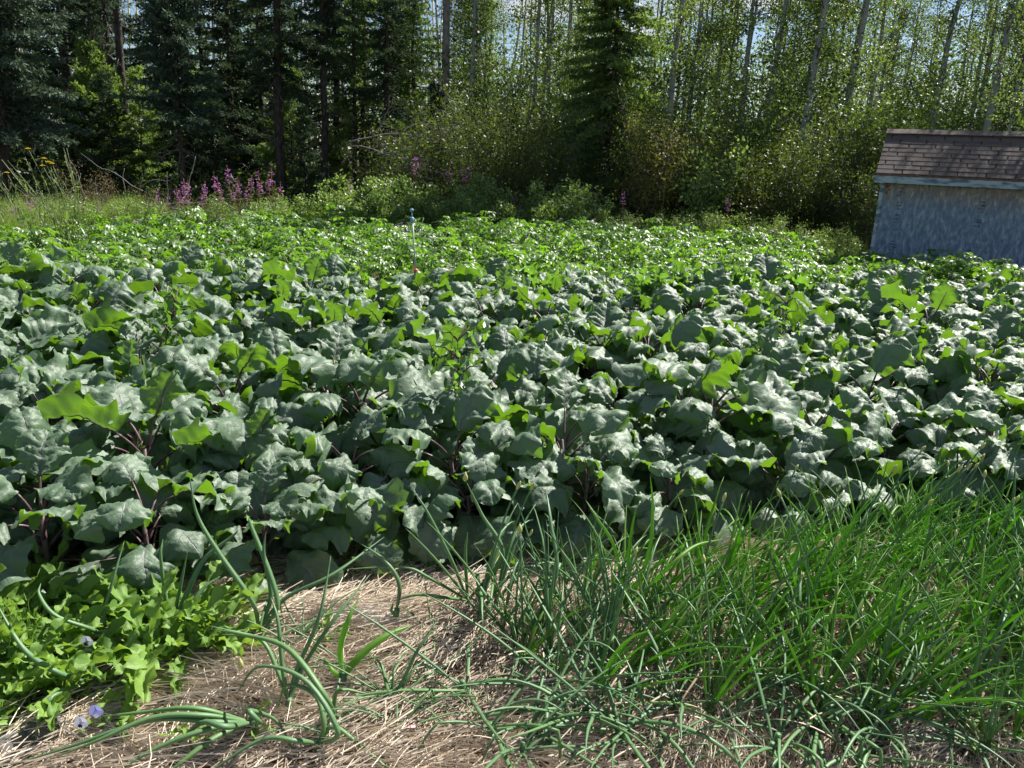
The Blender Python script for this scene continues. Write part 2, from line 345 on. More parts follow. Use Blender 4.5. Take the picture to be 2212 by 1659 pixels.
rng = np.random.default_rng(7)
def rnd(a, b): return float(rng.uniform(a, b))

# ================================================================== SETTING
def ground():
    g = MB()
    xs = np.concatenate([np.linspace(-120, -8, 15), np.linspace(-7, 9, 161), np.linspace(10, 120, 15)])
    ys = np.concatenate([[-30, -10, -3, 0], np.linspace(.6, 8, 150), np.linspace(8.5, 30, 20), [40, 60, 90, 140, 220]])
    X, Y = np.meshgrid(xs, ys, indexing='ij')
    Z = gh(X, Y)
    P = np.stack([X, Y, Z], -1); i = np.arange(X.size).reshape(X.shape)
    yc = (Y[:-1, :-1]+Y[1:, 1:])/2; xc = (X[:-1, :-1]+X[1:, 1:])/2
    F = np.stack([i[:-1, :-1], i[1:, :-1], i[1:, 1:], i[:-1, 1:]], -1).reshape(-1, 4)
    g.raw(P.reshape(-1, 3), F)
    mi = np.where(yc > 13.5, 2, np.where((yc < bedfront(xc)+.25) & (np.abs(xc) < 7), 1, 0)).ravel()
    g.m = [mi]
    o = g.obj('ground', [M['soil'], M['matted'], M['floor']]); tag(o, kind='structure')
ground()

# ================================================================== SHED
def shed():
    P0 = Vector((4.90, 11.40, 0)); rz = R(-28)
    t = empty('garden_shed', 'small pale blue weathered plywood shed with brown shingled roof beside the potato bed', 'shed', P0, rz)
    Wd, Dp, ze, zr = 3.3, 1.36, 1.46, 2.03        # local: x along front, y back
    b = MB()
    b.box((Wd/2, .06, .72), (Wd-.06, .02, 1.44))                 # front skin
    b.box((Wd/2, Dp-.05, .72), (Wd-.06, .02, 1.44))
    for x in (.04, Wd-.04):
        V = np.array([[x-.01,.07,0],[x-.01,Dp-.06,0],[x-.01,Dp-.06,1.44],[x-.01,.07,1.44],[x+.01,.07,0],[x+.01,Dp-.06,0],[x+.01,Dp-.06,1.44],[x+.01,.07,1.44]])
        b.raw(V, [[0,1,2,3],[7,6,5,4],[0,3,7,4],[1,5,6,2],[3,2,6,7],[0,4,5,1]])
        V = np.array([[x-.01,.07,1.44],[x-.01,Dp-.06,1.44],[x-.01,Dp/2+.02,1.98],[x-.01,Dp/2-.02,1.98]]); V2 = V+[.02,0,0]
        b.raw(np.concatenate([V, V2]), [[0,1,2,3],[7,6,5,4],[0,3,7,4],[1,5,6,2],[3,2,6,7]])
    part(b, 'wall', M['wall'], t, False)
    # thin corner trim on the left
    c = MB(); c.box((.045, .043, .70), (.045, .012, 1.40)); c.box((.075, .046, .70), (.006, .008, 1.38))
    part(c, 'corner_trim', M['fascia'], t, False)
    # faded vertical panel stamps on the plywood, only broken strokes remain
    s = MB(); rg = np.random.default_rng(3)
    for sx, z0, z1, dens in ((.30, .42, 1.26, .8), (1.28, .82, 1.16, .8), (1.24, .38, .52, .8)):
        z = z0
        while z < z1:
            gh_ = rg.uniform(.022, .035)
            if rg.random() < dens:
                for q in range(rg.integers(2, 5)):
                    if rg.random() < .5: s.box((sx+rg.uniform(-.03, .03), .0475, z+rg.uniform(0, gh_)), (rg.uniform(.03, .07), .002, .008))
                    else: s.box((sx+rg.uniform(-.035, .035), .0475, z+gh_/2), (.008, .002, rg.uniform(.012, gh_)))
            z += gh_+.014
    part(s, 'panel_stamp', M['stamp'], t, False)
    st = MB()
    for q in range(9): st.box((.10+rg.uniform(-.02, .04), .0478, 1.36-q*.022+rg.uniform(-.01,.01)), (.05-.004*q, .0025, .035))
    part(st, 'rust_streak', M['rust'], t, False)
    # roof deck + individual shingle courses
    sl = math.atan2(zr-ze, Dp/2+.02); e = np.array([0, -math.cos(sl), -math.sin(sl)])
    dk = MB()
    for sgn in (0, 1):
        y0, y1 = (-.03, Dp/2) if sgn == 0 else (Dp+.03, Dp/2)
        V = np.array([[-.05,y0,ze-.03],[Wd+.05,y0,ze-.03],[Wd+.05,y1,zr-.02],[-.05,y1,zr-.02]]); V2 = V-[0,0,.02]
        dk.raw(np.concatenate([V, V2]), [[0,1,2,3],[7,6,5,4],[0,4,5,1],[1,5,6,2],[3,2,6,7],[0,3,7,4]] if sgn == 0 else [[3,2,1,0],[4,5,6,7],[1,5,4,0],[2,6,5,1],[7,6,2,3],[4,7,3,0]])
    rf = part(dk, 'roof', M['dead'], t, False)
    sh = MB(); nc = 10; Ls = math.hypot(Dp/2+.03, zr-ze+.01); ex = Ls/nc
    nrm = np.array([0, -math.sin(sl), math.cos(sl)])
    for sgn in (0, 1):
        for r in range(nc):
            x = -.06-(r % 3)*.12
            while x < Wd+.06:
                x0, x1 = max(x, -.06)+.008, min(x+.33, Wd+.06)-.008; x += .33
                if x1-x0 < .02: continue
                d0, d1 = r*ex, (r+1)*ex+.01
                top = np.array([0, Dp/2, zr])
                j = rg.uniform(-.002, .002)
                a = top+e*(Ls-d0)+nrm*(.010+j); bb = top+e*max(Ls-d1, 0)+nrm*.004
                V = []
                for p_, dz in ((a, 0), (bb, 0), (a, -.008), (bb, -.006)):
                    for xx in (x0, x1): V.append([xx, p_[1], p_[2]+dz])
                V = np.array(V)
                if sgn: V[:, 1] = Dp-V[:, 1]
                F = [[0,1,3,2],[4,6,7,5],[0,4,5,1],[2,3,7,6],[0,2,6,4],[1,5,7,3]]
                sh.raw(V, F if not sgn else [f[::-1] for f in F], (0, 0, rg.random()))
    o = sh.obj('shingles', M['shingle'], rf, False)
    # ridge cap
    rc = MB(); x = -.06
    while x < Wd+.06:
        x1 = min(x+.3, Wd+.06); z = .03+rg.uniform(0, .004)
        for sg in (-1, 1):
            V = np.array([[x, Dp/2, zr+z], [x1, Dp/2, zr+z-.004], [x1, Dp/2+sg*.10, zr-.062+z], [x, Dp/2+sg*.10, zr-.062+z]]); V2 = V-[0, 0, .01]
            rc.raw(np.concatenate([V, V2]), [[0,1,2,3],[7,6,5,4],[3,2,6,7],[0,3,7,4],[1,5,6,2]] , (0, 0, rg.random()))
        x = x1
    rc.obj('ridge_cap', M['shingle'], rf, False)
    fa = MB(); fa.box((Wd/2, -.045, ze-.085), (Wd+.12, .022, .09)); fa.box((Wd/2, Dp+.045, ze-.085), (Wd+.12, .022, .09))
    part(fa, 'fascia_board', M['fascia'], t, False)
    f2 = MB(); f2.box((Wd/2, -.030, ze-.028), (Wd+.11, .03, .016))
    part(f2, 'drip_edge', M['rust'], t, False)
shed()

# ================================================================== KALE
def kale_leaf(g, T, wid, pet, az, e0, droop, z0, r0, mb_leaf, mb_stem, nt_=27, ns=19, roll=0.0, big=1.0):
    """one leaf: petiole tube + lobed, puckered blade"""
    tint = g.random()
    # midrib in the (r,z) plane
    npet = 7; seg = pet/(npet-1); r, z, th = r0, z0, e0+.18
    pts = [(r, z)]
    for k in range(npet-1):
        th -= droop*.05; r += math.cos(th)*seg; z += math.sin(th)*seg; pts.append((r, z))
    seg = T/(nt_-1); ms = [(r, z)]; ths = [th]
    kd = g.uniform(.6, 1.5)
    for k in range(nt_-1):
        u = k/(nt_-1); th -= droop*(.35+kd*1.3*u)/(nt_-1); r += math.cos(th)*seg; z += math.sin(th)*seg; ms.append((r, z)); ths.append(th)
    ms = np.array(ms); ths = np.array(ths); side = np.cumsum(g.normal(0, 1, nt_))*T*.006
    t = np.linspace(0, 1, nt_)
    w0 = (t+.015)**.50*(1.0-t+.01)**.36; w0 /= w0.max()
    s = np.linspace(-1, 1, ns)
    Wd = np.zeros((nt_, ns))
    for sg in (-1, 1):
        ph = g.uniform(0, 6.28, 4)
        lob = 1+.10*np.sin(t*g.uniform(12, 18)+ph[0])+.07*(np.abs(((t*g.uniform(4.5,6.5)+ph[1]) % 1)-.5)*2-.5)*1.6+.035*g.normal(0, 1, nt_)
        lob *= 1-.35*smooth(.0, .30, t)*smooth(.36, .20, t)*g.uniform(.2, 1.3)
        wv = wid/2*w0*lob
        Wd[:, (s*sg) > 0] = wv[:, None]
    Wd[:, ns//2] = wid/2*w0
    S = Wd*s[None]; a = np.abs(s)[None]; tt = t[:, None]
    q = tt*6-a*1.7
    puck = .046*wid*np.abs(np.sin(PI*q))**.7*np.sin(PI*a)**.8
    c1, c2 = g.uniform(-.1, 1.15), g.uniform(0, 6.28)
    cup = -c1*wid*.5*a**1.8*(1-.3*tt)
    ruf = np.zeros_like(S)
    for sg in (-1, 1):
        m_ = (s*sg > 0)
        f1, p1 = g.uniform(11, 17), g.uniform(0, 6.28)
        rr = .13*wid*a**3*np.sin(tt*f1+p1)+.055*wid*a**4*np.sin(tt*31+p1*2)+.10*wid*a**2*np.sin(tt*6+c2)
        ruf[:, m_] = rr[:, m_]
    fold = g.uniform(-.05, .32)*wid*a*.8
    H = puck+cup+ruf+fold+g.normal(0, .0022, S.shape)+.03*wid*np.sin(tt*g.uniform(7,12)+s[None]*g.uniform(3,6)+c2)
    cr_, sr_ = math.cos(roll), math.sin(roll)
    S2 = S*cr_-H*sr_; H2 = S*sr_+H*cr_
    Tn = np.stack([np.cos(ths), np.sin(ths)], 1); Nn = np.stack([-np.sin(ths), np.cos(ths)], 1)
    rr = ms[:, 0:1]+H2*Nn[:, 0:1]; zz = ms[:, 1:2]+H2*Nn[:, 1:2]; yy = S2+side[:, None]
    ca, sa = math.cos(az), math.sin(az)
    P = np.stack([rr*ca-yy*sa, rr*sa+yy*ca, zz], -1)
    P[..., 2] = np.maximum(P[..., 2], .012)
    A = np.zeros(P.shape); A[..., 0] = s[None]; A[..., 1] = tt; A[..., 2] = tint
    drop = None
    if g.random() < .3:
        drop = np.zeros((nt_-1, ns-1), bool)
        for q_ in range(g.integers(1, 5)):
            i_, j_ = g.integers(3, nt_-3), g.integers(0, ns-2); drop[i_:i_+g.integers(1, 3), j_:j_+g.integers(1, 3)] = True
    mb_leaf.grid(P, A, 0, False, drop)
    pp = np.array([(x*ca, x*sa, y) for x, y in pts]); mb_stem.tube(pp, np.linspace(.0055, .0038, npet)*big, 5)
    mid = P[:, ns//2]-np.stack([Nn[:, 0]*ca, Nn[:, 0]*sa, Nn[:, 1]], -1)*.0022
    mb_stem.tube(mid[:int(nt_*.8)], np.linspace(.0038, .001, int(nt_*.8))*big, 4)

def kale_plant(seed, split=False, name='kale_plant', nl=20):
    g = np.random.default_rng(seed)
    t = empty(name, 'grey-green kale plant in the dense kale bed', 'kale plant')
    st = MB(); fo = MB(); H = g.uniform(.26, .36)
    st.tube([(0,0,-.03), (g.normal(0,.008), g.normal(0,.008), H*.5), (g.normal(0,.012), g.normal(0,.012), H+.03)], [.012, .011, .008], 7)
    az = g.uniform(0, 6.28); parts = []
    for k in range(nl):
        f = k/(nl-1)                       # 0 low and old, 1 young at the top
        az += 2.4+g.normal(0, .2)
        L = (.278-.085*f**2)*g.uniform(.80, 1.12); wid = L*g.uniform(.80, 1.0)
        pet = (.17-.06*f)*g.uniform(.8, 1.2); e0 = R(24+36*f+g.normal(0, 8)); dr = R(122+g.normal(0, 24)-24*f)
        if f > .8 and g.random() < .13: dr = R(g.uniform(10, 50))
        lm = MB() if split else fo
        kale_leaf(g, L, wid, pet, az, e0, dr, .05+H*f*.98, .012, lm, st, roll=g.normal(0, .38))
        if split: parts.append(lm)
    part(st, 'stem', M['kalestem'], t)
    if split:
        for lm in parts: part(lm, 'leaf', M['kale'], t)
    else: part(fo, 'foliage', M['kale'], t)
    return t

KV = [kale_plant(100+i) for i in range(9)]
KF = [kale_plant(200+i, True, nl=17) for i in range(8)]
def kale_field():
    g = np.random.default_rng(11); row = 0; n = 0
    GR = 'kale plants in the bed'
    front = 0
    while row < 13:
        x = -5.2+(row % 2)*.2
        while x < 7.6:
            y0 = bedfront(x)-.01+row*.355
            px = x+g.normal(0, .06); py = y0+g.normal(0, .05)
            x += .37*(1+.05*g.normal())
            yb = 6.85+.14*px
            if py > yb or abs(px) > .72*py+.75: continue
            z = float(gh(px, py))
            sc_ = g.uniform(.80, 1.18)*(1.0 if row else .95)
            if row == 0 and abs(px) < 2.9:
                front += 1
                put(KF[g.integers(8)], (px, py, z), g.uniform(0, 6.28), sc_, 'drooping front-row kale plant in line with '+mark(px, py), 'kale plants at the front edge')
            else:
                lab = 'kale plant in the '+ORD[row]+' row, in line with '+mark(px, py)
                put(KV[g.integers(9)], (px, py, z), g.uniform(0, 6.28), sc_, lab, GR)
            n += 1
        row += 1
    print('kale', n, front)
kale_field()

# ================================================================== POTATOES
def potato_plant(seed, flower):
    g = np.random.default_rng(seed)
    t = empty('potato_plant', 'bright green potato plant in the potato bed', 'potato plant')
    st = MB(); fo = MB(); P=[]; D=[]; Nn=[]; L=[]; W=[]; T=[]
    tops = []
    for s in range(8):
        a = g.uniform(0, 6.28); ln = g.uniform(.38, .56); e = g.uniform(.9, 1.45)
        base = np.array([g.normal(0,.03), g.normal(0,.03), 0]); pts = [base]; p = base; th = e
        for k in range(6):
            th -= g.uniform(0, .14); p = p+ln/6*np.array([math.cos(a)*math.cos(th), math.sin(a)*math.cos(th), math.sin(th)]); pts.append(p)
        st.tube(pts, np.linspace(.007, .003, 7), 4, g.random()); tops.append(pts[-1])
        for k in range(2, 7):
            for rep in range(1 if k < 6 else 2):
                az = g.uniform(0, 6.28); el = g.uniform(.15, .8); l = g.uniform(.13, .21); q = pts[k]
                rp = [q]; thl = el
                for j in range(5):
                    thl -= g.uniform(.12, .30); q = q+l/5*np.array([math.cos(az)*math.cos(thl), math.sin(az)*math.cos(thl), math.sin(thl)]); rp.append(q)
                st.tube(rp, np.linspace(.0025, .001, 6), 3, g.random())
                side = np.array([-math.sin(az), math.cos(az), 0]); fw = (rp[-1]-rp[-2])/(l/5); up = np.cross(side, fw)*-1; up = up*np.sign(up[2]+1e-6)
                tn = g.random()
                for (j, sg) in ((2,-1),(2,1),(3,-1),(3,1),(4,-1),(4,1),(5,0)):
                    d = fw*(.45 if sg else 1)+side*sg+g.normal(0, .18, 3); P.append(rp[j]+side*sg*.006); D.append(d)
                    Nn.append(up+g.normal(0, .30, 3)); sz = g.uniform(.045, .068)*(1.15 if sg == 0 else .7+.1*j/1.4); L.append(sz); W.append(sz*g.uniform(.55, .72)); T.append(np.clip(tn+g.normal(0,.12), 0, 1))
    fo.leaves(np.array(P), np.array(D), np.array(Nn), np.array(L), np.array(W), np.array(T), rows=((0,.15),(.25,.9),(.55,.95),(.82,.5),(1,.04)), curl=.3, fold=.35)
    part(st, 'stem', M['potstem'], t); part(fo, 'foliage', M['potato'], t)
    if flower:
        fl = MB()
        for tp in tops[:2]:
            c = tp+np.array([g.normal(0,.02), g.normal(0,.02), g.uniform(.05, .09)]); st2 = [tp, (tp+c)/2, c]
            for k in range(5):
                cc = c+g.normal(0, .018, 3); n_ = 5; aa = np.arange(n_)*2*PI/n_
                dd = np.stack([np.cos(aa), np.sin(aa), np.full(n_, .25)], 1)
                fl.leaves(np.repeat(cc[None], n_, 0), dd, np.tile([0,0,1.], (n_, 1)), .016, .014, g.random(), rows=((0,.3),(.5,1),(1,.3)))
        part(fl, 'blossom', M['potflower'], t)
    return t
PV = [potato_plant(300+i, i % 3 == 0) for i in range(9)]
def potato_field():
    g = np.random.default_rng(5); n = 0
    def back(x):      # far edge of the potato bed
        return float(np.interp(x, [-9, -6.6, -3.9, 0, 3, 4.3, 4.75, 7, 8.5], [9.6, 10.6, 13.0, 14.2, 13.6, 12.6, 10.9, 9.7, 9.3]))
    y = 7.05; row = 0
    while y < 14.6:
        x = -9.5+g.uniform(0, .4)
        while x < 9.5:
            px = x+g.normal(0, .07); py = y+g.normal(0, .08)+.14*x*(1 if y < 9 else .3); x += .52
            if py > back(px) or abs(px) > .68*py+.5 or py < 7.05+.14*px: continue
            lab, gr = 'potato plant in potato row '+ORD[row]+', in line with '+mark(px, py), 'potato plants in the bed'
            put(PV[g.integers(9)], (px, py, 0), g.uniform(0, 6.28), g.uniform(.74, 1.2), lab, gr); n += 1
        y += .56; row += 1
    print('potato', n)
potato_field()

# ================================================================== ONIONS
def onion_path(g, base, az, e0, L, bend, kink=0.0, n=13):
    p = np.array(base, float); th = e0; pts = [p]; seg = L/(n-1)
    for k in range(n-1):
        u = k/(n-1); th -= bend*(.2+1.6*u)/(n-1)
        if kink and abs(u-.5) < .05: th -= kink
        az += g.normal(0, .045)
        d = np.array([math.cos(az)*math.cos(th), math.sin(az)*math.cos(th), math.sin(th)]); p = p+d*seg
        if p[2] < .012: p = np.array([p[0], p[1], .012])
        pts.append(p)
    return np.array(pts)
def onion_rad(n, r): 
    u = np.linspace(0, 1, n); return r*np.minimum(1, .55+1.8*u)*(1-u**3.2*.93)
def onion_plant(seed, nl, L0, rad, lean, scape, name='onion_plant', spread=1.0, mat='onionb', floppy=.25):
    g = np.random.default_rng(seed)
    t = empty(name, 'onion plant in the onion bed', 'onion plant')
    fo = MB(); nk = MB()
    nk.tube([(0,0,-.01), (0,0,.02), (.004,0,.06)], [.009, .0085, .007], 7, .3)
    for k in range(nl):
        az = lean[0]+g.normal(0, 1.1)*spread; e = R(g.normal(lean[1], 11)); L = L0*g.uniform(.6, 1.1)
        b = R(g.uniform(5, 45)); kk = 0
        if g.random() < floppy: b = R(g.uniform(80, 150))
        if g.random() < floppy*.5: kk = R(g.uniform(40, 80))
        P = onion_path(g, (g.normal(0,.006), g.normal(0,.006), .04), az, e, L, b, kk)
        fo.tube(P, onion_rad(13, rad*g.uniform(.7, 1.15)), 6, g.random(), flat=.6)
    part(nk, 'neck', M['onion'], t); part(fo, 'foliage', M[mat], t)
    if seed % 2 == 0:
        dl = MB(); P = onion_path(g, (0,0,.03), g.uniform(0, 6.28), R(35), L0*.7, R(100)); dl.tube(P, onion_rad(13, rad*.6), 5, g.random(), flat=.35); part(dl, 'dry_leaf', M['straw'], t)
    if scape:
        P = onion_path(g, (0,0,.04), lean[0]+g.normal(0,.5), R(min(84, lean[1]+12)), L0*1.15, R(15)); sm_ = MB()
        sm_.tube(P, np.full(13, .0032), 6, g.random()); c = P[-1]; d = (P[-1]-P[-2]); d /= np.linalg.norm(d)
        bd = MB(); bd.tube([c-d*.004, c+d*.006, c+d*.014, c+d*.022, c+d*.026], [.003, .0055, .006, .003, .0006], 7, g.random())
        part(sm_, 'flower_stalk', M['onion'], t); part(bd, 'flower_bud', M['bud'], t)
    return t
# dense stand on the right: leaves lean up and to the right
OV = [onion_plant(400+i, int(g_)+1, .40, .0060, (.35, 58), i % 3 == 0, floppy=f_) for i, (g_, f_) in enumerate(((7,.1),(8,.2),(6,.1),(9,.3),(7,.15),(8,.1),(6,.4),(9,.15),(8,.25)))]
OU = [onion_plant(440+i, 7, .36, .0066, (1.2, 70), i == 1, spread=1.6, mat='onion', floppy=.25) for i in range(4)]
def inpoly(x, y, poly):
    c = False; j = len(poly)-1
    for i in range(len(poly)):
        if (poly[i][1] > y) != (poly[j][1] > y) and x < (poly[j][0]-poly[i][0])*(y-poly[i][1])/(poly[j][1]-poly[i][1])+poly[i][0]: c = not c
        j = i
    return c
def onion_stand():
    g = np.random.default_rng(21)
    poly = [atz(*p, .1)[:2] for p in ((1020,1330), (1250,1290), (1700,1235), (2212,1130), (2400,1110), (2400,1640), (2150,1640), (1780,1600), (1500,1560), (1180,1500), (1060,1420))]
    pts = []; n = 0; tries = 0
    while tries < 9000 and n < 215:
        tries += 1
        x, y = g.uniform(-.3, 3.0), g.uniform(1.5, 3.9)
        if not inpoly(x, y, poly): continue
        if any((x-a)**2+(y-b)**2 < .072**2 for a, b in pts): continue
        pts.append((x, y)); n += 1
        left = x < .35
        v = OU[g.integers(4)] if (left and g.random() < .6) or g.random() < .30 else OV[g.integers(9)]
        bnd = ('nearest the kale', 'behind mid stand', 'before mid stand', 'near the bottom edge', 'at the bottom edge')[int(np.clip((bedfront(x)-y-.1)/.24, 0, 4))]
        lab, gr = 'leaning onion, '+bnd+', below '+mark(x, y, .1)+(', knee-high clump' if 0 else ''), 'onion plants in the dense stand'
        if left: lab, gr = 'upright onion, '+bnd+', below '+mark(x, y, .1), 'onion plants beside the open straw'
        put(v, (x, y, float(gh(x, y))), g.normal(0, .55), g.uniform(.66, 1.05), lab, gr)
    # lying, sparser plants low on the right
    V = [onion_plant(470+i, 6, .40, .0056, (.2, 26), False, spread=1.5, mat='onion', floppy=.35) for i in range(4)]
    extra = [(g.uniform(1000, 2230), g.uniform(1500, 1655)) for _ in range(16)]
    for k in range(11):
        p = atz(g.uniform(440, 980), g.uniform(1370, 1650), .1); put(V[k % 4], (p.x, p.y, float(gh(p.x, p.y))), g.uniform(0, 6.28), g.uniform(.45, .8), 'thin young onion lying on the open straw', 'young onions on the open straw')
    for k, (px, py) in enumerate(((1180,1500),(1240,1560),(1330,1600),(1450,1545),(1560,1580),(1640,1500),(1420,1640),(1760,1570),(1660,1640),(1900,1610),(2040,1560),(1250,1420),(1130,1440),(2170,1500),(1850,1540),(1060,1600),(2110,1640),(1960,1540))+tuple(extra)):
        p = atz(px, py, .1); put(V[k % 4], (p.x, p.y, float(gh(p.x, p.y))), g.uniform(0, 6.28), g.uniform(.8, 1.1), ('upper' if p.y > 1.85 else 'middle' if p.y > 1.70 else 'lowest')+' sprawling onion lying over the straw below the stand', 'sprawling onion plants')
    print('onions', n)
onion_stand()

def spline(P, n=22):
    P = np.asarray(P, float); m = len(P); Q = np.concatenate([[2*P[0]-P[1]], P, [2*P[-1]-P[-2]]]); o = []
    for t in np.linspace(0, m-1, n):
        i = min(int(t), m-2); u = t-i; a, b, c, d = Q[i:i+4]
        o.append(.5*((2*b)+(c-a)*u+(2*a-5*b+4*c-d)*u*u+(3*b-a-3*c+d)*u**3))
    return np.array(o)
def traced_onion(label, base, leaves, rad=.0085, mat='onion', bud=None):
    """an onion plant whose leaves run through given points (picture column, row, height above ground)"""
    b = atz(*base, .1); z0 = float(gh(b.x, b.y)); b.z = z0
    t = empty('onion_plant', label, 'onion plant', b); g = np.random.default_rng(int(base[0]))
    nk = MB(); nk.tube([(0,0,-.01), (0,0,.02), (.002,0,.05)], [.011, .010, .008], 7, .3); part(nk, 'neck', M['onion'], t)
    for i, lf in enumerate(leaves):
        r = rad
        if isinstance(lf[0], (int, float)): r = lf[0]; lf = lf[1:]
        pts = [(0, 0, .035)]
        for (px, py, h) in lf:
            q = atz(px, py, h+.1); pts.append((q.x-b.x, q.y-b.y, h+.1-z0))
        m = MB(); m.tube(spline(pts), onion_rad(22, r), 8, g.random(), flat=.75)
        part(m, 'leaf', M[mat], t)
    if bud:
        for (px, py, h) in bud:
            q = atz(px, py, h+.1); c = np.array((q.x-b.x, q.y-b.y, h+.1-z0)); bd = MB()
            bd.tube([c, c+(0,.0,.008), c+(0,0,.018), c+(0,0,.032)], [.003, .008, .007, .0008], 7, .5); part(bd, 'flower_bud', M['bud'], t)
    return t
traced_onion('large onion plant at the bottom left, its blue-green leaves flopped across the straw', (545,1600), [
    (.0076,(470,1560,.10),(330,1555,.12),(160,1610,.07),(0,1660,.02)),
    (.0076,(440,1545,.12),(330,1550,.13),(210,1600,.10),(110,1640,.05)),
    (.0076,(450,1575,.10),(330,1620,.08),(200,1700,.03)),
    (.0076,(420,1530,.13),(300,1540,.10),(215,1548,.08)),
    (.0076,(470,1590,.08),(400,1640,.07),(330,1700,.03)),
    (.009,(490,1570,.11),(440,1560,.11),(400,1590,.06),(360,1640,.03)),
    (.0076,(560,1560,.12),(540,1535,.15),(600,1560,.08),(640,1640,.02))])
traced_onion('onion plant with arched thick leaves beside the large flopped onion at the bottom', (690,1640), [
    (.0076,(700,1560,.10),(680,1500,.14),(620,1480,.14),(600,1530,.07)),
    (.0076,(720,1570,.08),(790,1620,.05),(860,1680,.02)),
    (.0076,(730,1580,.12),(660,1470,.20),(560,1440,.20),(510,1500,.10)),
    (.0076,(640,1600,.10),(560,1600,.10),(420,1690,.03))])
traced_onion('tall onion plant rising from the straw, one leaf arching high against the kale', (560,1385), [
    (.009,(545,1300,.16),(470,1190,.30),(425,1110,.40),(408,1020,.52)),
    (.009,(585,1290,.14),(570,1200,.26),(573,1155,.32)),
    (.009,(600,1300,.14),(540,1130,.34),(534,1125,.36)),
    (.008,(620,1290,.12),(720,1240,.18),(830,1160,.22))])
traced_onion('onion plant standing in the pale green weeds with leaves fanned upright', (372,1375), [
    (.008,(355,1270,.14),(347,1200,.24),(352,1165,.28)),
    (.008,(385,1290,.12),(405,1190,.26)),
    (.009,(400,1290,.12),(440,1210,.22),(500,1160,.28),(515,1145,.30)),
    (.008,(410,1310,.10),(440,1270,.14),(475,1245,.16))])
traced_onion('onion plant with fanned leaves at the middle of the open straw', (625,1560), [
    (.008,(640,1450,.12),(690,1330,.26),(715,1200,.38)),
    (.008,(610,1440,.14),(600,1340,.24),(585,1290,.28)),
    (.007,(650,1450,.12),(720,1340,.24),(800,1240,.30)),
    (.007,(600,1450,.12),(560,1380,.18),(470,1370,.18))])
traced_onion('onion plant bearing two long leaves arched over the straw right of the flopped onion', (728,1590), [
    (.009,(700,1500,.14),(620,1400,.20),(520,1370,.20),(460,1360,.18)),
    (.008,(722,1520,.08),(735,1490,.12),(800,1500,.10)),
    (.006,(700,1540,.08),(680,1490,.10))], bud=[(520,1445,.1)])
traced_onion('onion plant with a single hooked pale leaf beside the bare paper patch', (856,1355), [
    (.009,(862,1260,.14),(830,1210,.20),(780,1175,.22)), (.007,(846,1320,.05),(850,1300,.08))])
traced_onion('small yellow-green onion with broad flat leaves spreading on the straw', (742,1500), [
    (.011,(735,1400,.12),(752,1340,.20),(775,1290,.24)), (.012,(775,1420,.10),(830,1375,.14),(890,1350,.14)),
    (.008,(720,1450,.05),(700,1420,.08))], mat='onionb')
traced_onion('small spiky young onion in the straw with short blue-green leaves', (838,1535), [
    (.006,(835,1480,.06),(825,1440,.09),(808,1420,.10)), (.006,(848,1480,.07),(850,1440,.11)), (.007,(865,1480,.07),(905,1400,.16),(945,1350,.20)), (.006,(820,1510,.03),(805,1500,.05))])
traced_onion('onion plant at the left edge with long curved leaves above the pale weeds', (240,1400), [
    (.007,(200,1360,.10),(120,1330,.16),(85,1285,.20),(88,1260,.22)), (.007,(225,1330,.12),(245,1250,.22),(268,1170,.30))])
traced_onion('onion plant at the very left with a thick leaf curving down from the edge', (190,1490), [
    (.009,(120,1450,.10),(50,1400,.15),(-10,1300,.24)), (.008,(215,1460,.05),(240,1462,.05)), (.007,(120,1500,.08),(90,1540,.06),(75,1600,.02))])
traced_onion('onion plant left of the thick stand with tall straight leaves before the shaded kale', (1010,1320), [
    (.008,(975,1210,.18),(925,1110,.32),(895,1062,.38)), (.009,(1085,1200,.22),(1040,1110,.34),(1008,1042,.44)), (.007,(955,1290,.10),(900,1285,.12),(850,1300,.08)),
    (.008,(1005,1200,.18),(1010,1150,.25)), (.007,(930,1250,.14),(870,1225,.18),(740,1230,.18))], bud=[(1005,1040,.44)])
traced_onion('onion plant with one tall budded flower stalk at the left end of the stand', (1130,1390), [
    (.0045,(1127,1280,.20),(1125,1180,.32),(1122,1155,.35)), (.008,(1200,1250,.22),(1190,1130,.36),(1180,1060,.42)), (.008,(1060,1300,.16),(1020,1240,.22))], bud=[(1122,1153,.355)])
traced_onion('onion plant whose highest leaves reach the lit kale leaves in the middle', (1350,1330), [
    (.008,(1400,1200,.25),(1410,1100,.38),(1405,1030,.48)), (.008,(1360,1180,.26),(1375,1090,.40)), (.007,(1330,1190,.24),(1290,1120,.34),(1265,1080,.38)), (.007,(1440,1230,.25),(1500,1180,.30),(1560,1165,.28))], mat='onionb')

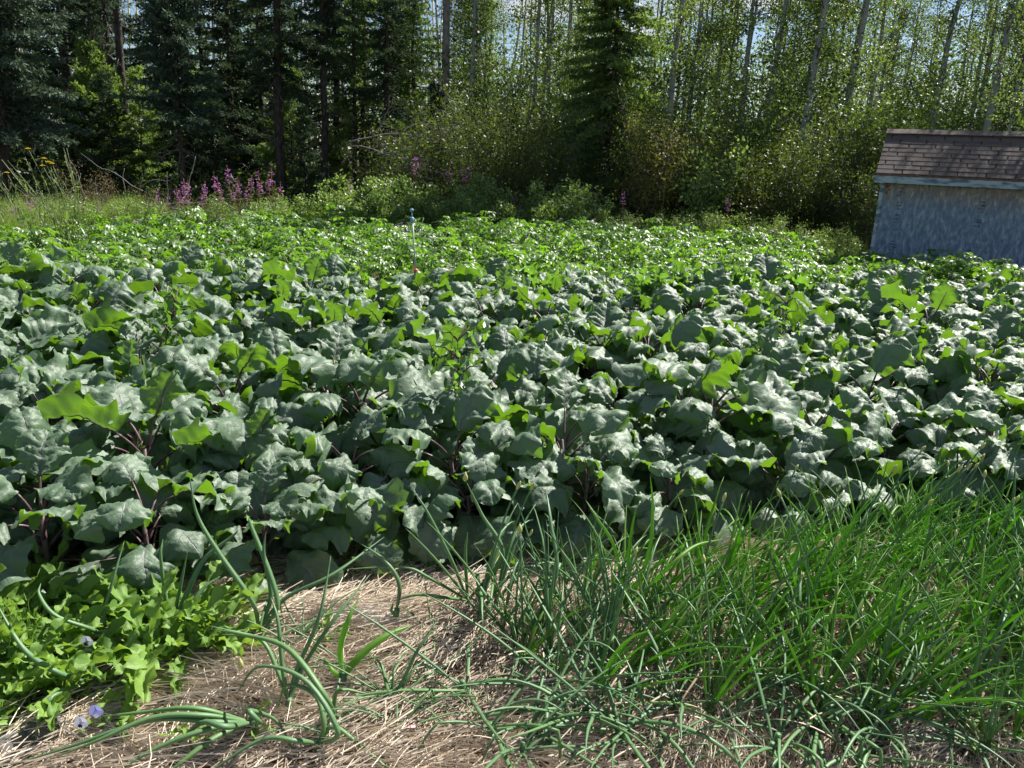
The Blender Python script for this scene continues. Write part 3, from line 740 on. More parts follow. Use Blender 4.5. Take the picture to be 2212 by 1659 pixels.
# ================================================================== WEEDS, lower left
def jag_leaf(g, mb, az, e0, L, wid, droop, base=(0,0,.01), nt_=44, ns=9, jag=.3, tint=None):
    tint = g.random() if tint is None else tint
    th = e0; r = 0; z = 0; ms = [(0,0)]; ths = [th]; seg = L/(nt_-1)
    for k in range(nt_-1):
        th -= droop/(nt_-1)*(.4+1.2*k/nt_); r += math.cos(th)*seg; z += math.sin(th)*seg; ms.append((r, z)); ths.append(th)
    ms = np.array(ms); ths = np.array(ths); t = np.linspace(0, 1, nt_); s = np.linspace(-1, 1, ns)
    w0 = .10+.9*smooth(.12, .62, t)*(1-t+.01)**.7*1.35
    W = np.zeros((nt_, ns))
    for sg in (-1, 1):
        lob = 1-(jag*1.3+.05)*(1-((t*g.uniform(6, 8.5)+g.random()) % 1))**1.2*smooth(.05, .2, t)+g.normal(0, .05, nt_)
        W[:, s*sg > 0] = (wid/2*w0*lob)[:, None]
    S = W*s[None]; a = np.abs(s)[None]
    H = .25*wid*a*.5+.17*wid*a**2*np.sin(t[:, None]*g.uniform(14, 22)+g.uniform(0, 6)+(s[None] > 0)*2)+.02*wid*np.abs(np.sin(PI*(t[:, None]*6-a*1.5)))*np.sin(PI*a)
    Nn = np.stack([-np.sin(ths), np.cos(ths)], 1)
    rr = ms[:, 0:1]+H*Nn[:, 0:1]; zz = ms[:, 1:2]+H*Nn[:, 1:2]; yy = S
    ca, sa = math.cos(az), math.sin(az)
    P = np.stack([rr*ca-yy*sa+base[0], rr*sa+yy*ca+base[1], zz+base[2]], -1); P[..., 2] = np.maximum(P[..., 2], .006)
    A = np.zeros(P.shape); A[..., 0] = s[None]; A[..., 1] = t[:, None]; A[..., 2] = tint
    mb.grid(P, A)
def rosette(seed, n, L, name='dandelion', jag=.35, wr=.30, up=35, mat='weed'):
    g = np.random.default_rng(seed); t = empty(name, 'pale green weed rosette', 'weed'); m = MB(); az = g.uniform(0, 6.28)
    for k in range(n):
        az += 2.4+g.normal(0, .2); l = L*g.uniform(.6, 1.15); jag_leaf(g, m, az, R(up+g.normal(0, 18)), l, l*wr*g.uniform(.8, 1.25), R(g.uniform(20, 85)), jag=jag)
    part(m, 'foliage', M[mat], t); return t
RV = [rosette(500+i, 12, .24, jag=(.48, .15, .42, .52)[i], wr=(.34, .42, .36, .34)[i], up=(34, 26, 44, 38)[i]) for i in range(4)]
g0 = np.random.default_rng(33)
for k, (px, py, s_) in enumerate(((60,1370,1.2),(150,1350,1.05),(30,1440,1.15),(250,1345,.95),(110,1440,1.1),(215,1430,1.1),(330,1370,.9),(330,1440,1.25),(430,1350,.95),(10,1520,1.0),(60,1510,.95),(150,1500,.9),(395,1430,1.1),(270,1400,.9),(455,1390,1.0),(20,1350,1.2),(300,1500,.8),(500,1330,.8),(80,1300,1.05),(-60,1400,1.2),(-50,1480,1.1))):
    p = atz(px, py, .1)
    lab = 'jagged pale green dandelion rosette of the weed patch, '+('by the feathery weed','beside the violas','near the open straw')[min(2, max(0, px)//170)]
    if k == 17: lab = 'dandelion rosette at the inner end of the weed patch beside the open straw'
    if k == 18: lab = 'upright curly dandelion nearest the shaded kale at the left edge'
    put(RV[k % 4], (p.x, p.y, float(gh(p.x, p.y))), g0.uniform(0, 6.28), s_, lab, None if k in (17, 18) else 'dandelions in the weed patch')
SV = [rosette(520+i, 8, .09, 'weed_seedling', .3, .36, 40) for i in range(2)]
for k, (px, py, lab) in enumerate(((700,1400,'small pale weed seedling in the straw below the bare paper patch'), (1270,1190,'small leafy weed seedling poking out between the onion tops'), (430,1625,'small weed seedling under the flopped onion leaves'), (2100,1610,'small green weed seedling on bare ground in the bottom right corner'), (540,1590,'weed seedling beside the thick arched onion leaves'), (905,1520,'tiny weed seedling alone in the middle of the straw'))):
    p = atz(px, py, .1); put(SV[k % 2], (p.x, p.y, float(gh(p.x, p.y))+(.0)), k*1.3, 1.0 if k < 5 else .5, lab)
# fine feathery weed at the far left
def feathery():
    g = np.random.default_rng(8); p = atz(22, 1450, .1); t = empty('feathery_weed', 'fine feathery bright green weed at the left edge among dandelions', 'weed', (p.x, p.y, float(gh(p.x, p.y)))); m = MB()
    n = 500; c = g.normal(0, .035, (n, 3)); c[:, 2] = g.uniform(.0, .20, n); d = g.normal(0, 1, (n, 3)); d[:, 2] = np.abs(d[:, 2])+.3
    m.leaves(c, d, g.normal(0, 1, (n, 3)), .035, .002, g.random(n), rows=((0,1),(1,.4)))
    part(m, 'foliage', M['weed'], t)
feathery()
# violas
def viola(px, py, h, mat, centre, label):
    p = atz(px, py, h+.1); z0 = float(gh(p.x, p.y)); g = np.random.default_rng(px)
    t = empty('viola', label, 'flower', (p.x, p.y, z0)); hh = h+.1-z0
    s = MB(); s.tube([(0,.02,0), (0,.012,hh*.6), (0,.008,hh)], [.0013]*3, 5, .5); part(s, 'stem', M['thstem'], t)
    f = MB()
    for i, a in enumerate((90-32, 90+32, 180+12, -12, 270)):
        a = R(a); d = np.array([[math.cos(a), -.25, math.sin(a)]]); f.leaves(np.array([[0,0,hh]]), d, np.array([[.1,-1,.3]]), .017, .018, .3*i/2, rows=((0,.3),(.35,.85),(.7,1),(1,.45)), curl=.15, fold=.05)
    part(f, 'petals', mat, t)
    if centre:
        c = MB(); c.leaves(np.array([[0,-.006,hh]]*2), np.array([[.3,-.3,-1.],[-.3,-.3,-1]]), np.array([[0,-1,.2]]*2), .011, .008, .5); part(c, 'dark_centre', M['dark'], t)
    m = MB(); n = 9; m.leaves(g.normal(0, .012, (n, 3))*[1,1,0]+[0,.02,.01]+np.linspace(0, hh*.7, n)[:, None]*[0,0,1], g.normal(0, 1, (n, 3)), np.tile([0,0,1.], (n, 1)), .022, .010, g.random(n)); part(m, 'foliage', M['weed'], t)
viola(208, 1535, .09, M['violet'], False, 'violet viola bloom turned sideways beside the paler viola')
viola(176, 1560, .08, M['palev'], True, 'pale blue viola with dark centre just above the flopped onion leaves')
viola(188, 1385, .10, M['palev'], True, 'white viola with dark centre inside the weed patch under an onion leaf')
viola(192, 1412, .06, M['palev'], False, 'white viola lying low beneath the dark-centred viola in the weeds')
# stones, paper, petals
def stone(px, py, d, h, label, z=.1):
    p = atz(px, py, z); g = np.random.default_rng(px+3); m = MB(); th = np.linspace(.001, PI-.001, 30); ph = np.linspace(0, 2*PI, 48, endpoint=False)
    T, Ph = np.meshgrid(th, ph, indexing='ij'); r = 1+.08*np.sin(2*Ph+1)*np.sin(T)+.05*np.sin(3*T+Ph*3)+.03*np.sin(5*Ph)*np.sin(T)+.012*np.sin(9*Ph+4*T)*np.sin(T)
    m.grid(np.stack([d/2*r*np.sin(T)*np.cos(Ph), d/2.4*r*np.sin(T)*np.sin(Ph), h*(.35+.65*r*np.cos(T))], -1), None, 0, True)
    o = m.obj('stone', M['stone']); o.location = (p.x, p.y, float(gh(p.x, p.y))); tag(o, label, 'stone')
stone(215, 1318, .11, .06, 'rounded grey stone between the weeds and the shaded kale')
stone(20, 1615, .12, .04, 'grey stone in the bottom left corner under dry stalks')
stone(95, 1575, .10, .04, 'flat grey stone just above the flopped onion leaf tips')
def paper(px, py, w_, d_, label, rz):
    p = atz(px, py, .1); m = MB(); n = 14; u = np.linspace(-.5, .5, n); X, Y = np.meshgrid(u*w_, u*d_, indexing='ij'); g = np.random.default_rng(px)
    X = X+.014*np.sin(Y*40+1); Y = Y+.012*np.sin(X*55+2)
    ca, sa = math.cos(rz), math.sin(rz); X, Y = X*ca-Y*sa, X*sa+Y*ca
    Z = gh(X+p.x, Y+p.y)+.017+.004*np.sin(X*60)+.004*np.sin(Y*47+X*20)
    P = np.stack([X, Y, Z], -1); m.grid(P); m.grid(P[::-1]-[0,0,.0015])
    o = m.obj('paper_sheet', M['paper']); o.location = (p.x, p.y, 0); tag(o, label, 'paper')
paper(775, 1352, .20, .13, 'crumpled grey paper sheet showing through the straw below the kale', .35)
paper(1990, 1600, .10, .18, 'grey paper sheet showing at the bottom right under onion leaves', .1)
paper(1160, 1630, .16, .10, 'grey paper sheet half covered by straw at the bottom centre', .3)
for px, py, lab in ((878,1588,'pink petal lying on the straw at the bottom centre'), (1355,1600,'pink petal lying among sprawling onion leaves')):
    p = atz(px, py, .12); m = MB(); m.leaves(np.array([[0,0,0.]]), np.array([[1,.2,.1]]), np.array([[0,-.3,1.]]), .028, .009, .5, rows=((0,.4),(.4,1),(1,.3)))
    o = m.obj('petal', M['pink']); o.location = (p.x, p.y, float(gh(p.x, p.y))+.042); tag(o, lab, 'petal')

# ================================================================== STRAW
def straw():
    g = np.random.default_rng(17); m = MB()
    def batch(n, region, lo, hi, hmax, r0):
        x = g.uniform(-2.6, 3.6, n); y = g.uniform(.9, 4.3, n); d = bedfront(x)-y
        k = region(x, y, d); x, y, d = x[k], y[k], d[k]; n = len(x)
        ang = R(38)+1.0*np.sin(x*2.3+y*3.1+.6)*.55+.5*np.sin(x*7.1-y*5.3)+g.normal(0, .38, n)
        ang += np.where(g.random(n) < .25, g.uniform(-1.5, 1.5, n), 0)
        L = g.uniform(lo, hi, n)*np.exp(g.normal(0, .25, n)); z = gh(x, y)+.004+hmax*g.random(n)**1.3*(.6+.9*np.clip(np.sin(x*11+y*5)*np.sin(y*10-x*4), -.5, 1)+.2)
        el = g.normal(0, .10, n); bow = g.normal(0, .06, n); lift = g.uniform(.0, .06, n)
        u = np.array([-.5, -.17, .17, .5]); T = np.stack([np.cos(ang), np.sin(ang)], 1); S = np.stack([-T[:, 1], T[:, 0]], 1)
        cx = x[:, None]+T[:, 0:1]*u*L[:, None]+S[:, 0:1]*(bow*L)[:, None]*(u**2*4-.5); cyy = y[:, None]+T[:, 1:2]*u*L[:, None]+S[:, 1:2]*(bow*L)[:, None]*(u**2*4-.5)
        cz = z[:, None]+el[:, None]*u*L[:, None]+(lift*L)[:, None]*(1-4*u**2)
        gz = gh(cx, cyy)+.002; cz = np.maximum(cz, gz)
        r = (r0*g.uniform(.6, 1.35, n))[:, None, None]; a = np.array([PI/2, PI/2+2.1, PI/2+4.2])
        P = np.stack([cx, cyy, cz], -1)[:, :, None]+r[..., None]*(np.cos(a)[None, None, :, None]*np.concatenate([S, np.zeros((n,1))], 1)[:, None, None]+np.sin(a)[None, None, :, None]*np.array([0,0,1.]))
        idx = np.arange(12).reshape(4, 3); idx = np.concatenate([idx, idx[:, :1]], 1)
        F = np.stack([idx[:-1, :-1], idx[:-1, 1:], idx[1:, 1:], idx[1:, :-1]], -1).reshape(-1, 4)
        F = (F[None]+(np.arange(n)*12)[:, None, None]).reshape(-1, 4)
        A = np.zeros((n, 12, 3)); A[..., 2] = g.random(n)[:, None]; m.raw(P.reshape(-1, 3), F, A.reshape(-1, 3))
    fr = lambda x, y, d: (d > -.35) & (d < 2.2) & (np.abs(x) < .72*y+.35) & (g.random(len(x)) < np.where(x < -1.05, .5, 1.0))
    batch(90000, fr, .06, .16, .040, .0011)
    batch(26000, fr, .12, .26, .050, .0014)
    batch(5000, lambda x, y, d: (d > -.7) & (d < -.2), .06, .16, .03, .0013)
    o = m.obj('straw', M['straw'], sm=False); tag(o, 'pale dry straw mulch spread over the onion bed', 'straw', kind='stuff')
straw()

# ================================================================== TREES
def spruce(seed, H, cb, Lmax, r0, mat, droop=.25, nb=110, dens=1.0, cw=.27, inner=1.0, label='dark spruce tree', dead=True, narrow=.85, lod=1.0):
    g = np.random.default_rng(seed); t = empty('spruce_tree', label, 'spruce tree')
    tr = MB(); cr = MB(); dd = MB(); z = np.linspace(-.2, H, 14); wob = np.cumsum(g.normal(0, .02, (14, 2)), 0)
    path = np.column_stack([wob, z]); rad = r0*(1-.93*np.clip(z/H, 0, 1))
    rad[0] = r0*1.35; rad *= .8; tr.tube(path, rad, 10)
    at = lambda zz: np.array([np.interp(zz, z, path[:, 0]), np.interp(zz, z, path[:, 1]), zz])
    P=[]; D=[]; Nn=[]; TT=[]; LL=[]
    for k in range(nb):
        f = (k+g.random())/nb; zz = cb+(H-cb)*f; az = g.uniform(0, 6.28); L = Lmax*(1-f)**narrow*g.uniform(.6, 1.12)+.12
        if f < .12: L *= .75
        th = R(14+28*f)-droop*(1-f); n = 9; p = at(zz); pts = [p]; seg = L/(n-1)
        for j in range(n-1):
            th += (-droop*.9+.20*j*droop)/(n-1)*1.6
            d = np.array([math.cos(az)*math.cos(th), math.sin(az)*math.cos(th), math.sin(th)]); p = p+d*seg; pts.append(p)
        pts = np.array(pts); tr.tube(pts, np.linspace(.018, .003, n)*(L/Lmax+.2), 4, caps=False)
        side = np.array([-math.sin(az), math.cos(az), 0]); tint = g.uniform(0, .6)
        nt2 = max(8, int(L*25*dens*lod))
        for j in range(nt2):
            u = .12+.88*(j+g.random())/nt2; q = np.array([np.interp(u*(n-1), range(n), pts[:, c]) for c in range(3)])
            sg = 1 if j % 2 else -1; tl = (.08+.30*(1-u)**.8*L*.55)*g.uniform(.6, 1.2)
            fw = pts[-1]-pts[-3]; fw /= np.linalg.norm(fw); td = fw*.75+side*sg*.75+np.array([0, 0, g.normal(-.18-droop*.5, .22)]); td /= np.linalg.norm(td)
            m_ = max(6, int(tl/.0125*lod))
            uu = g.random(m_)[:, None]; c = q+td*tl*uu+np.array([0,0,-.12*tl])*uu**2
            nd = td*1.0+g.normal(0, .62, (m_, 3)); P.append(c); D.append(nd); Nn.append(g.normal(0, 1, (m_, 3))+[0,0,.6]); TT.append(np.clip(tint+.35*uu[:, 0]*u+g.normal(0, .1, m_), 0, 1)); LL.append(g.uniform(.06, .12, m_)/lod**.7)
        m_ = 8; P.append(pts[-1]+g.normal(0, .02, (m_, 3))); D.append(fw+g.normal(0, .5, (m_, 3))); Nn.append(g.normal(0, 1, (m_, 3))); TT.append(np.full(m_, min(1, tint+.4))); LL.append(np.full(m_, .08))
    ni = int(260*(H-cb)*lod*inner); zi = g.uniform(cb, H, ni); ai = g.uniform(0, 6.28, ni); ri = g.uniform(.05, .45, ni)*(1-(zi-cb)/(H-cb+.3))*Lmax/1.5+.04
    P.append(np.column_stack([np.interp(zi, z, path[:, 0])+ri*np.cos(ai), np.interp(zi, z, path[:, 1])+ri*np.sin(ai), zi-ri*.3])); D.append(np.column_stack([np.cos(ai), np.sin(ai), np.full(ni, -.3)])+g.normal(0, .5, (ni, 3))); Nn.append(g.normal(0, 1, (ni, 3))+[0,0,.6]); TT.append(g.uniform(0, .4, ni)); LL.append(g.uniform(.08, .15, ni))
    P, D, Nn, TT, LL = map(np.concatenate, (P, D, Nn, TT, LL))
    cr.chips(P, D, Nn, LL, LL*cw, TT)
    if dead:
        for k in range(int(16+cb*12)):
            zz = g.uniform(.3, max(cb, .8)+.6); az = g.uniform(0, 6.28); L = g.uniform(.3, 1.0); th = g.uniform(-.5, .35); p = at(zz); pts = [p]
            for j in range(5):
                th -= g.uniform(-.1, .25); az += g.normal(0, .15); p = p+L/5*np.array([math.cos(az)*math.cos(th), math.sin(az)*math.cos(th), math.sin(th)]); pts.append(p)
                if j in (2, 3):
                    a2 = az+g.choice([-1, 1])*.9; dd.tube([p, p+L*.18*np.array([math.cos(a2), math.sin(a2), -.3]), p+L*.3*np.array([math.cos(a2), math.sin(a2), -.6])], [.004, .003, .001], 3, caps=False)
            dd.tube(pts, np.linspace(.010, .002, 6), 3, caps=False)
        part(dd, 'dead_branches', M['dead'], t)
    part(tr, 'trunk', M['bark'], t); part(cr, 'crown', M[mat], t)
    return t

def leafy(g, fo, centres, per, sig, L, Wr, up=.5, tint=None):
    centres = centres[g.random(len(centres)) < .75]
    n = len(centres)*per; c = np.repeat(centres, per, 0)+g.normal(0, 1, (n, 3))*np.asarray(sig)
    D = g.normal(0, 1, (n, 3)); D[:, 2] -= .5; Nn = g.normal(0, 1, (n, 3))+[0, 0, up]
    T = np.clip(np.repeat(g.uniform(0, .7, len(centres)), per)+g.normal(0, .15, n), 0, 1) if tint is None else tint
    LL = L*g.uniform(.6, 1.25, n); fo.chips(c, D, Nn, LL, LL*Wr, T)
def aspen(seed, H, cb, r0, spread, per, L=.055, lean=0.0, mat='aspen', label='slender aspen'):
    g = np.random.default_rng(seed); t = empty('aspen_tree', label, 'aspen tree'); tr = MB(); br = MB(); fo = MB()
    z = np.linspace(-.2, H, 12); wob = np.cumsum(g.normal(0, .05, (12, 2)), 0); path = np.column_stack([wob, z]); path[:, 0] += lean*z
    r0 *= .68; tr.tube(path, r0*(1-.85*np.clip(z/H, 0, 1)), 9)
    C_ = []
    for k in range(42):
        f = g.random()**.9; zz = cb+(H-cb)*f; az = g.uniform(0, 6.28); l = spread*(1-.55*f)*g.uniform(.4, 1.1)+.15; th = g.uniform(.3, 1.0)
        p = np.array([np.interp(zz, z, path[:, 0]), np.interp(zz, z, path[:, 1]), zz]); pts = [p]
        for j in range(5):
            th -= .1; p = p+l/5*np.array([math.cos(az)*math.cos(th), math.sin(az)*math.cos(th), math.sin(th)])+g.normal(0, .02, 3); pts.append(p)
            if j: C_.append(p)
        br.tube(pts, np.linspace(.013, .003, 6), 4, caps=False)
    leafy(g, fo, np.array(C_), per, (.13, .13, .13), L, .85)
    part(tr, 'trunk', M['abark'], t); part(br, 'branches', M['twig'], t); part(fo, 'crown', M[mat], t); return t
def shrub(seed, H, Rr, mat, ns=9, per=34, L=.05, Wr=.42, label='bush', name='willow_shrub', cat='shrub', up=.3):
    g = np.random.default_rng(seed); t = empty(name, label, cat); st = MB(); fo = MB(); C_ = []
    for k in range(ns):
        az = g.uniform(0, 6.28); l = H*g.uniform(.4, 1.2); th = R(90)-g.uniform(.05, .5)*Rr/H*1.6; p = np.array([g.normal(0, .08), g.normal(0, .08), 0]); pts = [p]
        for j in range(9):
            th -= g.uniform(-.02, .07); p = p+l/9*np.array([math.cos(az)*math.cos(th), math.sin(az)*math.cos(th), math.sin(th)])+g.normal(0, .012, 3); pts.append(p)
            if j >= 2:
                for q in range(3):
                    a2 = g.uniform(0, 6.28); e = p+H*.12*g.uniform(.5, 1.4)*np.array([math.cos(a2), math.sin(a2), .5]); st.tube([p, (p+e)/2+[0,0,.02], e], [.006, .004, .002], 3, caps=False); C_ += [e, (p+e)/2]
        st.tube(pts, np.linspace(.016, .004, 10)*(H/2.5)**.5, 5)
    leafy(g, fo, np.array(C_), per, (.075*H/2+.02, .075*H/2+.02, .085*H/2+.02), L, Wr, up)
    part(st, 'stems', M['twig'], t); part(fo, 'foliage', M[mat], t); return t

S = {}
S['full'] = spruce(600, 9.5, .35, 1.45, .09, 'gspruce', .55, 280, 1.3, .34, 1.5, narrow=.75, dead=False)
S['blue'] = spruce(601, 5.6, 1.9, 1.15, .09, 'bspruce', .22, 130, 1.3, cw=.34, inner=1.6)
S['bigblue'] = spruce(602, 6.6, 1.5, 1.9, .14, 'bspruce', .35, 150, 1.15, cw=.34, inner=1.6)
S['tall1'] = spruce(603, 10.5, 2.6, 1.5, .15, 'spruce', .40, 120, 1.0)
S['tall2'] = spruce(604, 10.0, 3.6, 1.3, .14, 'spruce', .5, 100, 1.0)
S['mid'] = spruce(605, 9.0, 1.2, 1.4, .11, 'spruce', .35, 120, 1.0, cw=.30, inner=1.0)
S['mid2'] = spruce(606, 9.5, 2.0, 1.2, .11, 'gspruce', .40, 120, .9, cw=.32, inner=1.1)
S['bare'] = spruce(607, 10.5, 4.6, 1.0, .15, 'spruce', .5, 60, .9)
S['far'] = spruce(608, 10.0, 1.0, 1.5, .12, 'spruce', .4, 100, .8, lod=.6, cw=.34, inner=1.0)
def place(px, Y): 
    v = aty(px, 330, Y); return (v.x, Y, 0)
gt = np.random.default_rng(44)
for key, px, Y, s_, lab in (
    ('bigblue', 10, 15.6, .98, 'big blue-green spruce at the left edge behind the yellow flowers'),
    ('blue', 388, 17.5, .92, 'young blue-grey spruce with bright sprays on a bare lower trunk'),
    ('bare', 278, 20.5, 1.0, 'dark bare-trunked spruce left of the young blue spruce'),
    ('bare', 255, 22.5, .95, 'thinner bare spruce trunk behind the dark bare one'),
    ('mid', 150, 20, 1.0, 'dark spruce between the left edge spruce and the bare trunks'),
    ('tall1', 607, 19.5, 1.0, 'tall spruce with sunlit lower trunk behind the pink fireweed'),
    ('tall2', 705, 20.5, .95, 'spruce with slim pale lower trunk right of the fireweed'),
    ('mid', 500, 23, 1.0, 'dark spruce between the blue spruce and the tall sunlit trunk'),
    ('tall1', 345, 24, 1.0, 'tall dark spruce rising behind the young blue spruce'),
    ('mid2', 765, 23, .9, 'green spruce behind the slim pale trunk'),
    ('mid', 835, 21.5, .95, 'dense spruce left of the dead grey spruce'),
    ('mid2', 895, 24.5, .9, 'dark green spruce just left of the dead grey spruce'),
    ('full', 1318, 17.2, .93, 'full drooping spruce standing alone among the aspens'),
    ('mid', 55, 24, 1.1, 'tall spruce behind the spruce at the left edge'),
    ('far', 440, 27, 1.05, 'spruce deep in the wood behind the blue spruce'),
    ('bare', 168, 26, 1.0, 'bare spruce trunk deep in the left part of the wood')):
    put(S[key], place(px, Y), gt.uniform(0, 6.28), s_, lab)
for k in range(24):
    px = gt.uniform(-260, 880); Y = gt.uniform(25, 36)
    put(S[('far', 'far', 'tall2')[k % 3]], place(px, Y), gt.uniform(0, 6.28), gt.uniform(.85, 1.15), 'distant dark spruce standing deep in the left part of the wood', 'distant spruces in the left part of the wood')
for k, (px, Y) in enumerate(((1000,30),(1240,31),(1560,33),(1900,34),(2150,32))):
    put(S['far'], place(px, Y), gt.uniform(0, 6.28), .75, 'distant spruce half hidden among the aspen trunks', 'distant spruces among the aspens')
# dead grey spruce
def dead_spruce():
    g = np.random.default_rng(71); t = empty('dead_spruce', 'dead grey spruce with bare twiggy branches at the edge of the aspens', 'dead tree', place(958, 20.5)); tr = MB(); b = MB()
    tr.tube([(0,0,-.1), (.02,0,3), (0,.05,6), (.05,0,9.2)], [.12, .10, .07, .01], 9)
    for k in range(170):
        z = g.uniform(1.2, 8.8); az = g.uniform(0, 6.28); l = (1.25-.11*z)*g.uniform(.4, 1)+.1; th = g.uniform(-.6, .2); p = np.array([0,0,z]); pts = [p]
        for j in range(5):
            th -= .08; p = p+l/5*np.array([math.cos(az)*math.cos(th), math.sin(az)*math.cos(th), math.sin(th)]); pts.append(p)
            for q in range(3):
                e = p+g.normal(0, .07, 3)*l; b.tube([p, e], [.003, .001], 3, caps=False)
        b.tube(pts, np.linspace(.009, .002, 6), 3, caps=False)
    part(tr, 'trunk', M['dead'], t); part(b, 'branches', M['dead'], t)
dead_spruce()

A = [aspen(700, 11, 2.6, .125, 1.3, 25, .058), aspen(701, 10, 1.8, .095, 1.2, 25, .058), aspen(702, 11.5, 3.2, .11, 1.4, 25, .058), aspen(703, 9, 1.2, .065, 1.1, 24, .058), aspen(704, 10.5, 2.4, .135, 1.3, 22, .058, lean=.09), aspen(705, 9, 1.0, .06, 1.3, 18, .065, mat='alder'), aspen(706, 11, 3.0, .07, 1.2, 28, .058)]
for v, px, Y, lab in (
    (0, 1440, 18.6, 'pale straight aspen trunk just right of the full spruce'),
    (1, 1003, 21, 'slim pale aspen next to the dead grey spruce'),
    (2, 1142, 22, 'pale aspen with bare upper trunk left of the full spruce'),
    (1, 1160, 23.5, 'thin aspen close behind the pale one left of the full spruce'),
    (2, 1290, 22.5, 'aspen trunk seen just left of the full spruce'),
    (0, 1212, 24, 'aspen with dark leafy crown midway left of the full spruce'),
    (0, 1482, 21, 'grey aspen trunk right of the straight pale one'),
    (1, 1520, 23, 'thin aspen in the pair of trunks right of the straight pale one'),
    (2, 1580, 22, 'grey aspen in the open gap before the leaning trunks'),
    (0, 1655, 19.5, 'dark-marked leaning aspen midway between full spruce and shed'),
    (4, 1720, 18.0, 'strongly leaning scarred aspen trunk'),
    (4, 1795, 18.8, 'leaning aspen with thick pale trunk left of the shed'),
    (1, 1850, 20.5, 'forked aspen behind the leaning trunks left of the shed'),
    (4, 2000, 19.0, 'pale leaning aspen above the left half of the shed roof'),
    (4, 2118, 17.6, 'thick pale leaning aspen behind the middle of the shed'),
    (0, 2200, 20, 'dark-sided aspen at the right edge behind the shed')):
    put(A[v], place(px, Y), gt.uniform(-.3, .3), gt.uniform(.94, 1.06), lab)
for k in range(105):
    px = gt.uniform(950, 2700); Y = gt.uniform(20.5, 36)
    put(A[(6, 3, 6, 1, 6, 2)[k % 6]], place(px, Y), gt.uniform(0, 6.28), gt.uniform(.8, 1.15), 'thin aspen deep in the wood, '+('nearer' if Y < 26 else 'farther')+', behind '+mark(*place(px, Y)[:2], 1.5), 'thin aspens deep in the wood')
for k in range(14):
    px = gt.uniform(-200, 950); Y = gt.uniform(33, 42)
    put(A[(1, 3)[k % 2]], place(px, Y), gt.uniform(0, 6.28), gt.uniform(.9, 1.15), 'aspen showing faintly behind the dark spruces', 'aspens behind the spruces')
for k, (x, y) in enumerate(((8.7,14.2),(9.2,13.4),(10.0,15.0),(10.9,16.4),(8.9,15.6),(8.5,12.9))):
    put(A[(1, 3, 1, 5, 3, 2)[k]], (x, y, 0), k*1.3, .82, 'young aspen standing to the right of the shed', 'young aspens right of the shed')

for k, (x, y) in enumerate(((10.5,13.3),(11.8,15.4))):  # unseen spruces, added out of view to shade the potatoes by the shed
    put(S['mid'], (x, y, 0), k*2.0, .9+.1*k, ('added shade spruce out of view right of the shed, nearer one', 'added shade spruce out of view right of the shed, farther one')[k])
AL = [shrub(800, 3.3, 1.3, 'alder', 10, 19, .075, .75, name='alder_tree', cat='alder', up=.5), shrub(801, 4.0, 1.3, 'alder', 9, 19, .075, .75, name='alder_tree', cat='alder', up=.5), shrub(802, 2.7, 1.3, 'alder', 10, 19, .065, .75, name='alder_tree', cat='alder', up=.5)]
WL = [shrub(810, 2.3, 1.2, 'willow', 11, 13, .07, .42), shrub(811, 1.7, 1.0, 'willow', 11, 13, .06, .42), shrub(812, 2.9, 1.3, 'willow', 11, 13, .07, .42)]
for k, (px, Y, v) in enumerate(((1500,19.5,1),(1600,18.6,0),(1700,20.5,1),(1760,19.0,0),(1880,20,1),(1960,18.2,0),(2060,20,1),(2150,18.6,0),(2240,20,1),(1650,24,1),(2000,23,1),(1380,21,0),(1230,20.5,0),(1080,20.5,0),(1150,21.5,1),(1050,23,1),(1280,24,1),(2120,23,1),(2330,19,0),(1920,16.2,2),(1500,17.6,2),(1580,17.2,2),(1350,27,1),(1950,27,1))):
    put(AL[v], place(px, Y), gt.uniform(0, 6.28), gt.uniform(.85, 1.15), 'leafy alder '+('in front of','among','behind')[0 if Y < 20 else 1 if Y < 22.5 else 2]+' the aspens, '+('left of the full spruce' if px < 1300 else 'right of the full spruce' if px < 1560 else 'left of the leaning aspens' if px < 1730 else 'near the leaning aspens' if px < 1900 else 'behind the shed'), 'alders between the aspens')
for k, (px, Y, v) in enumerate(((900,16.5,1),(960,17,0),(1030,16.6,0),(1090,17.2,2),(1160,17.0,0),(1220,17.4,2),(1250,16.4,1),(1400,16.6,0),(1440,16.2,0),(1490,16.5,0),(1540,16.0,1),(1600,16.2,0),(1660,16.5,2),(1710,15.8,0),(1770,15.6,0),(1820,15.4,1),(1850,16.2,0),(1680,15.0,1),(1560,15.3,1),(1000,18.5,2),(1120,18.8,2),(1340,18.6,2),(840,17.5,1),(1900,14.6,1))):
    put(WL[v], place(px, Y), gt.uniform(0, 6.28), gt.uniform(.75, 1.1), ('short' if v == 1 else 'tall' if v == 2 else 'rounded')+' willow bush of the dark thicket'+', below '+mark(*place(px, Y)[:2], 1.5), 'willow bushes along the wood edge')
yb = shrub(820, 2.3, .8, 'yellowing', 12, 13, .06, .45); put(yb, place(1415, 15.6), 0, 1.0, 'yellowing willow bush right of the full spruce')
yg = shrub(821, 1.5, .5, 'herb', 6, 10, .06, .6, name='birch_sapling', cat='sapling', up=.8); put(yg, place(1520, 15.0), 0, 1.25, 'bright green sapling with backlit leaves in the dark thicket')
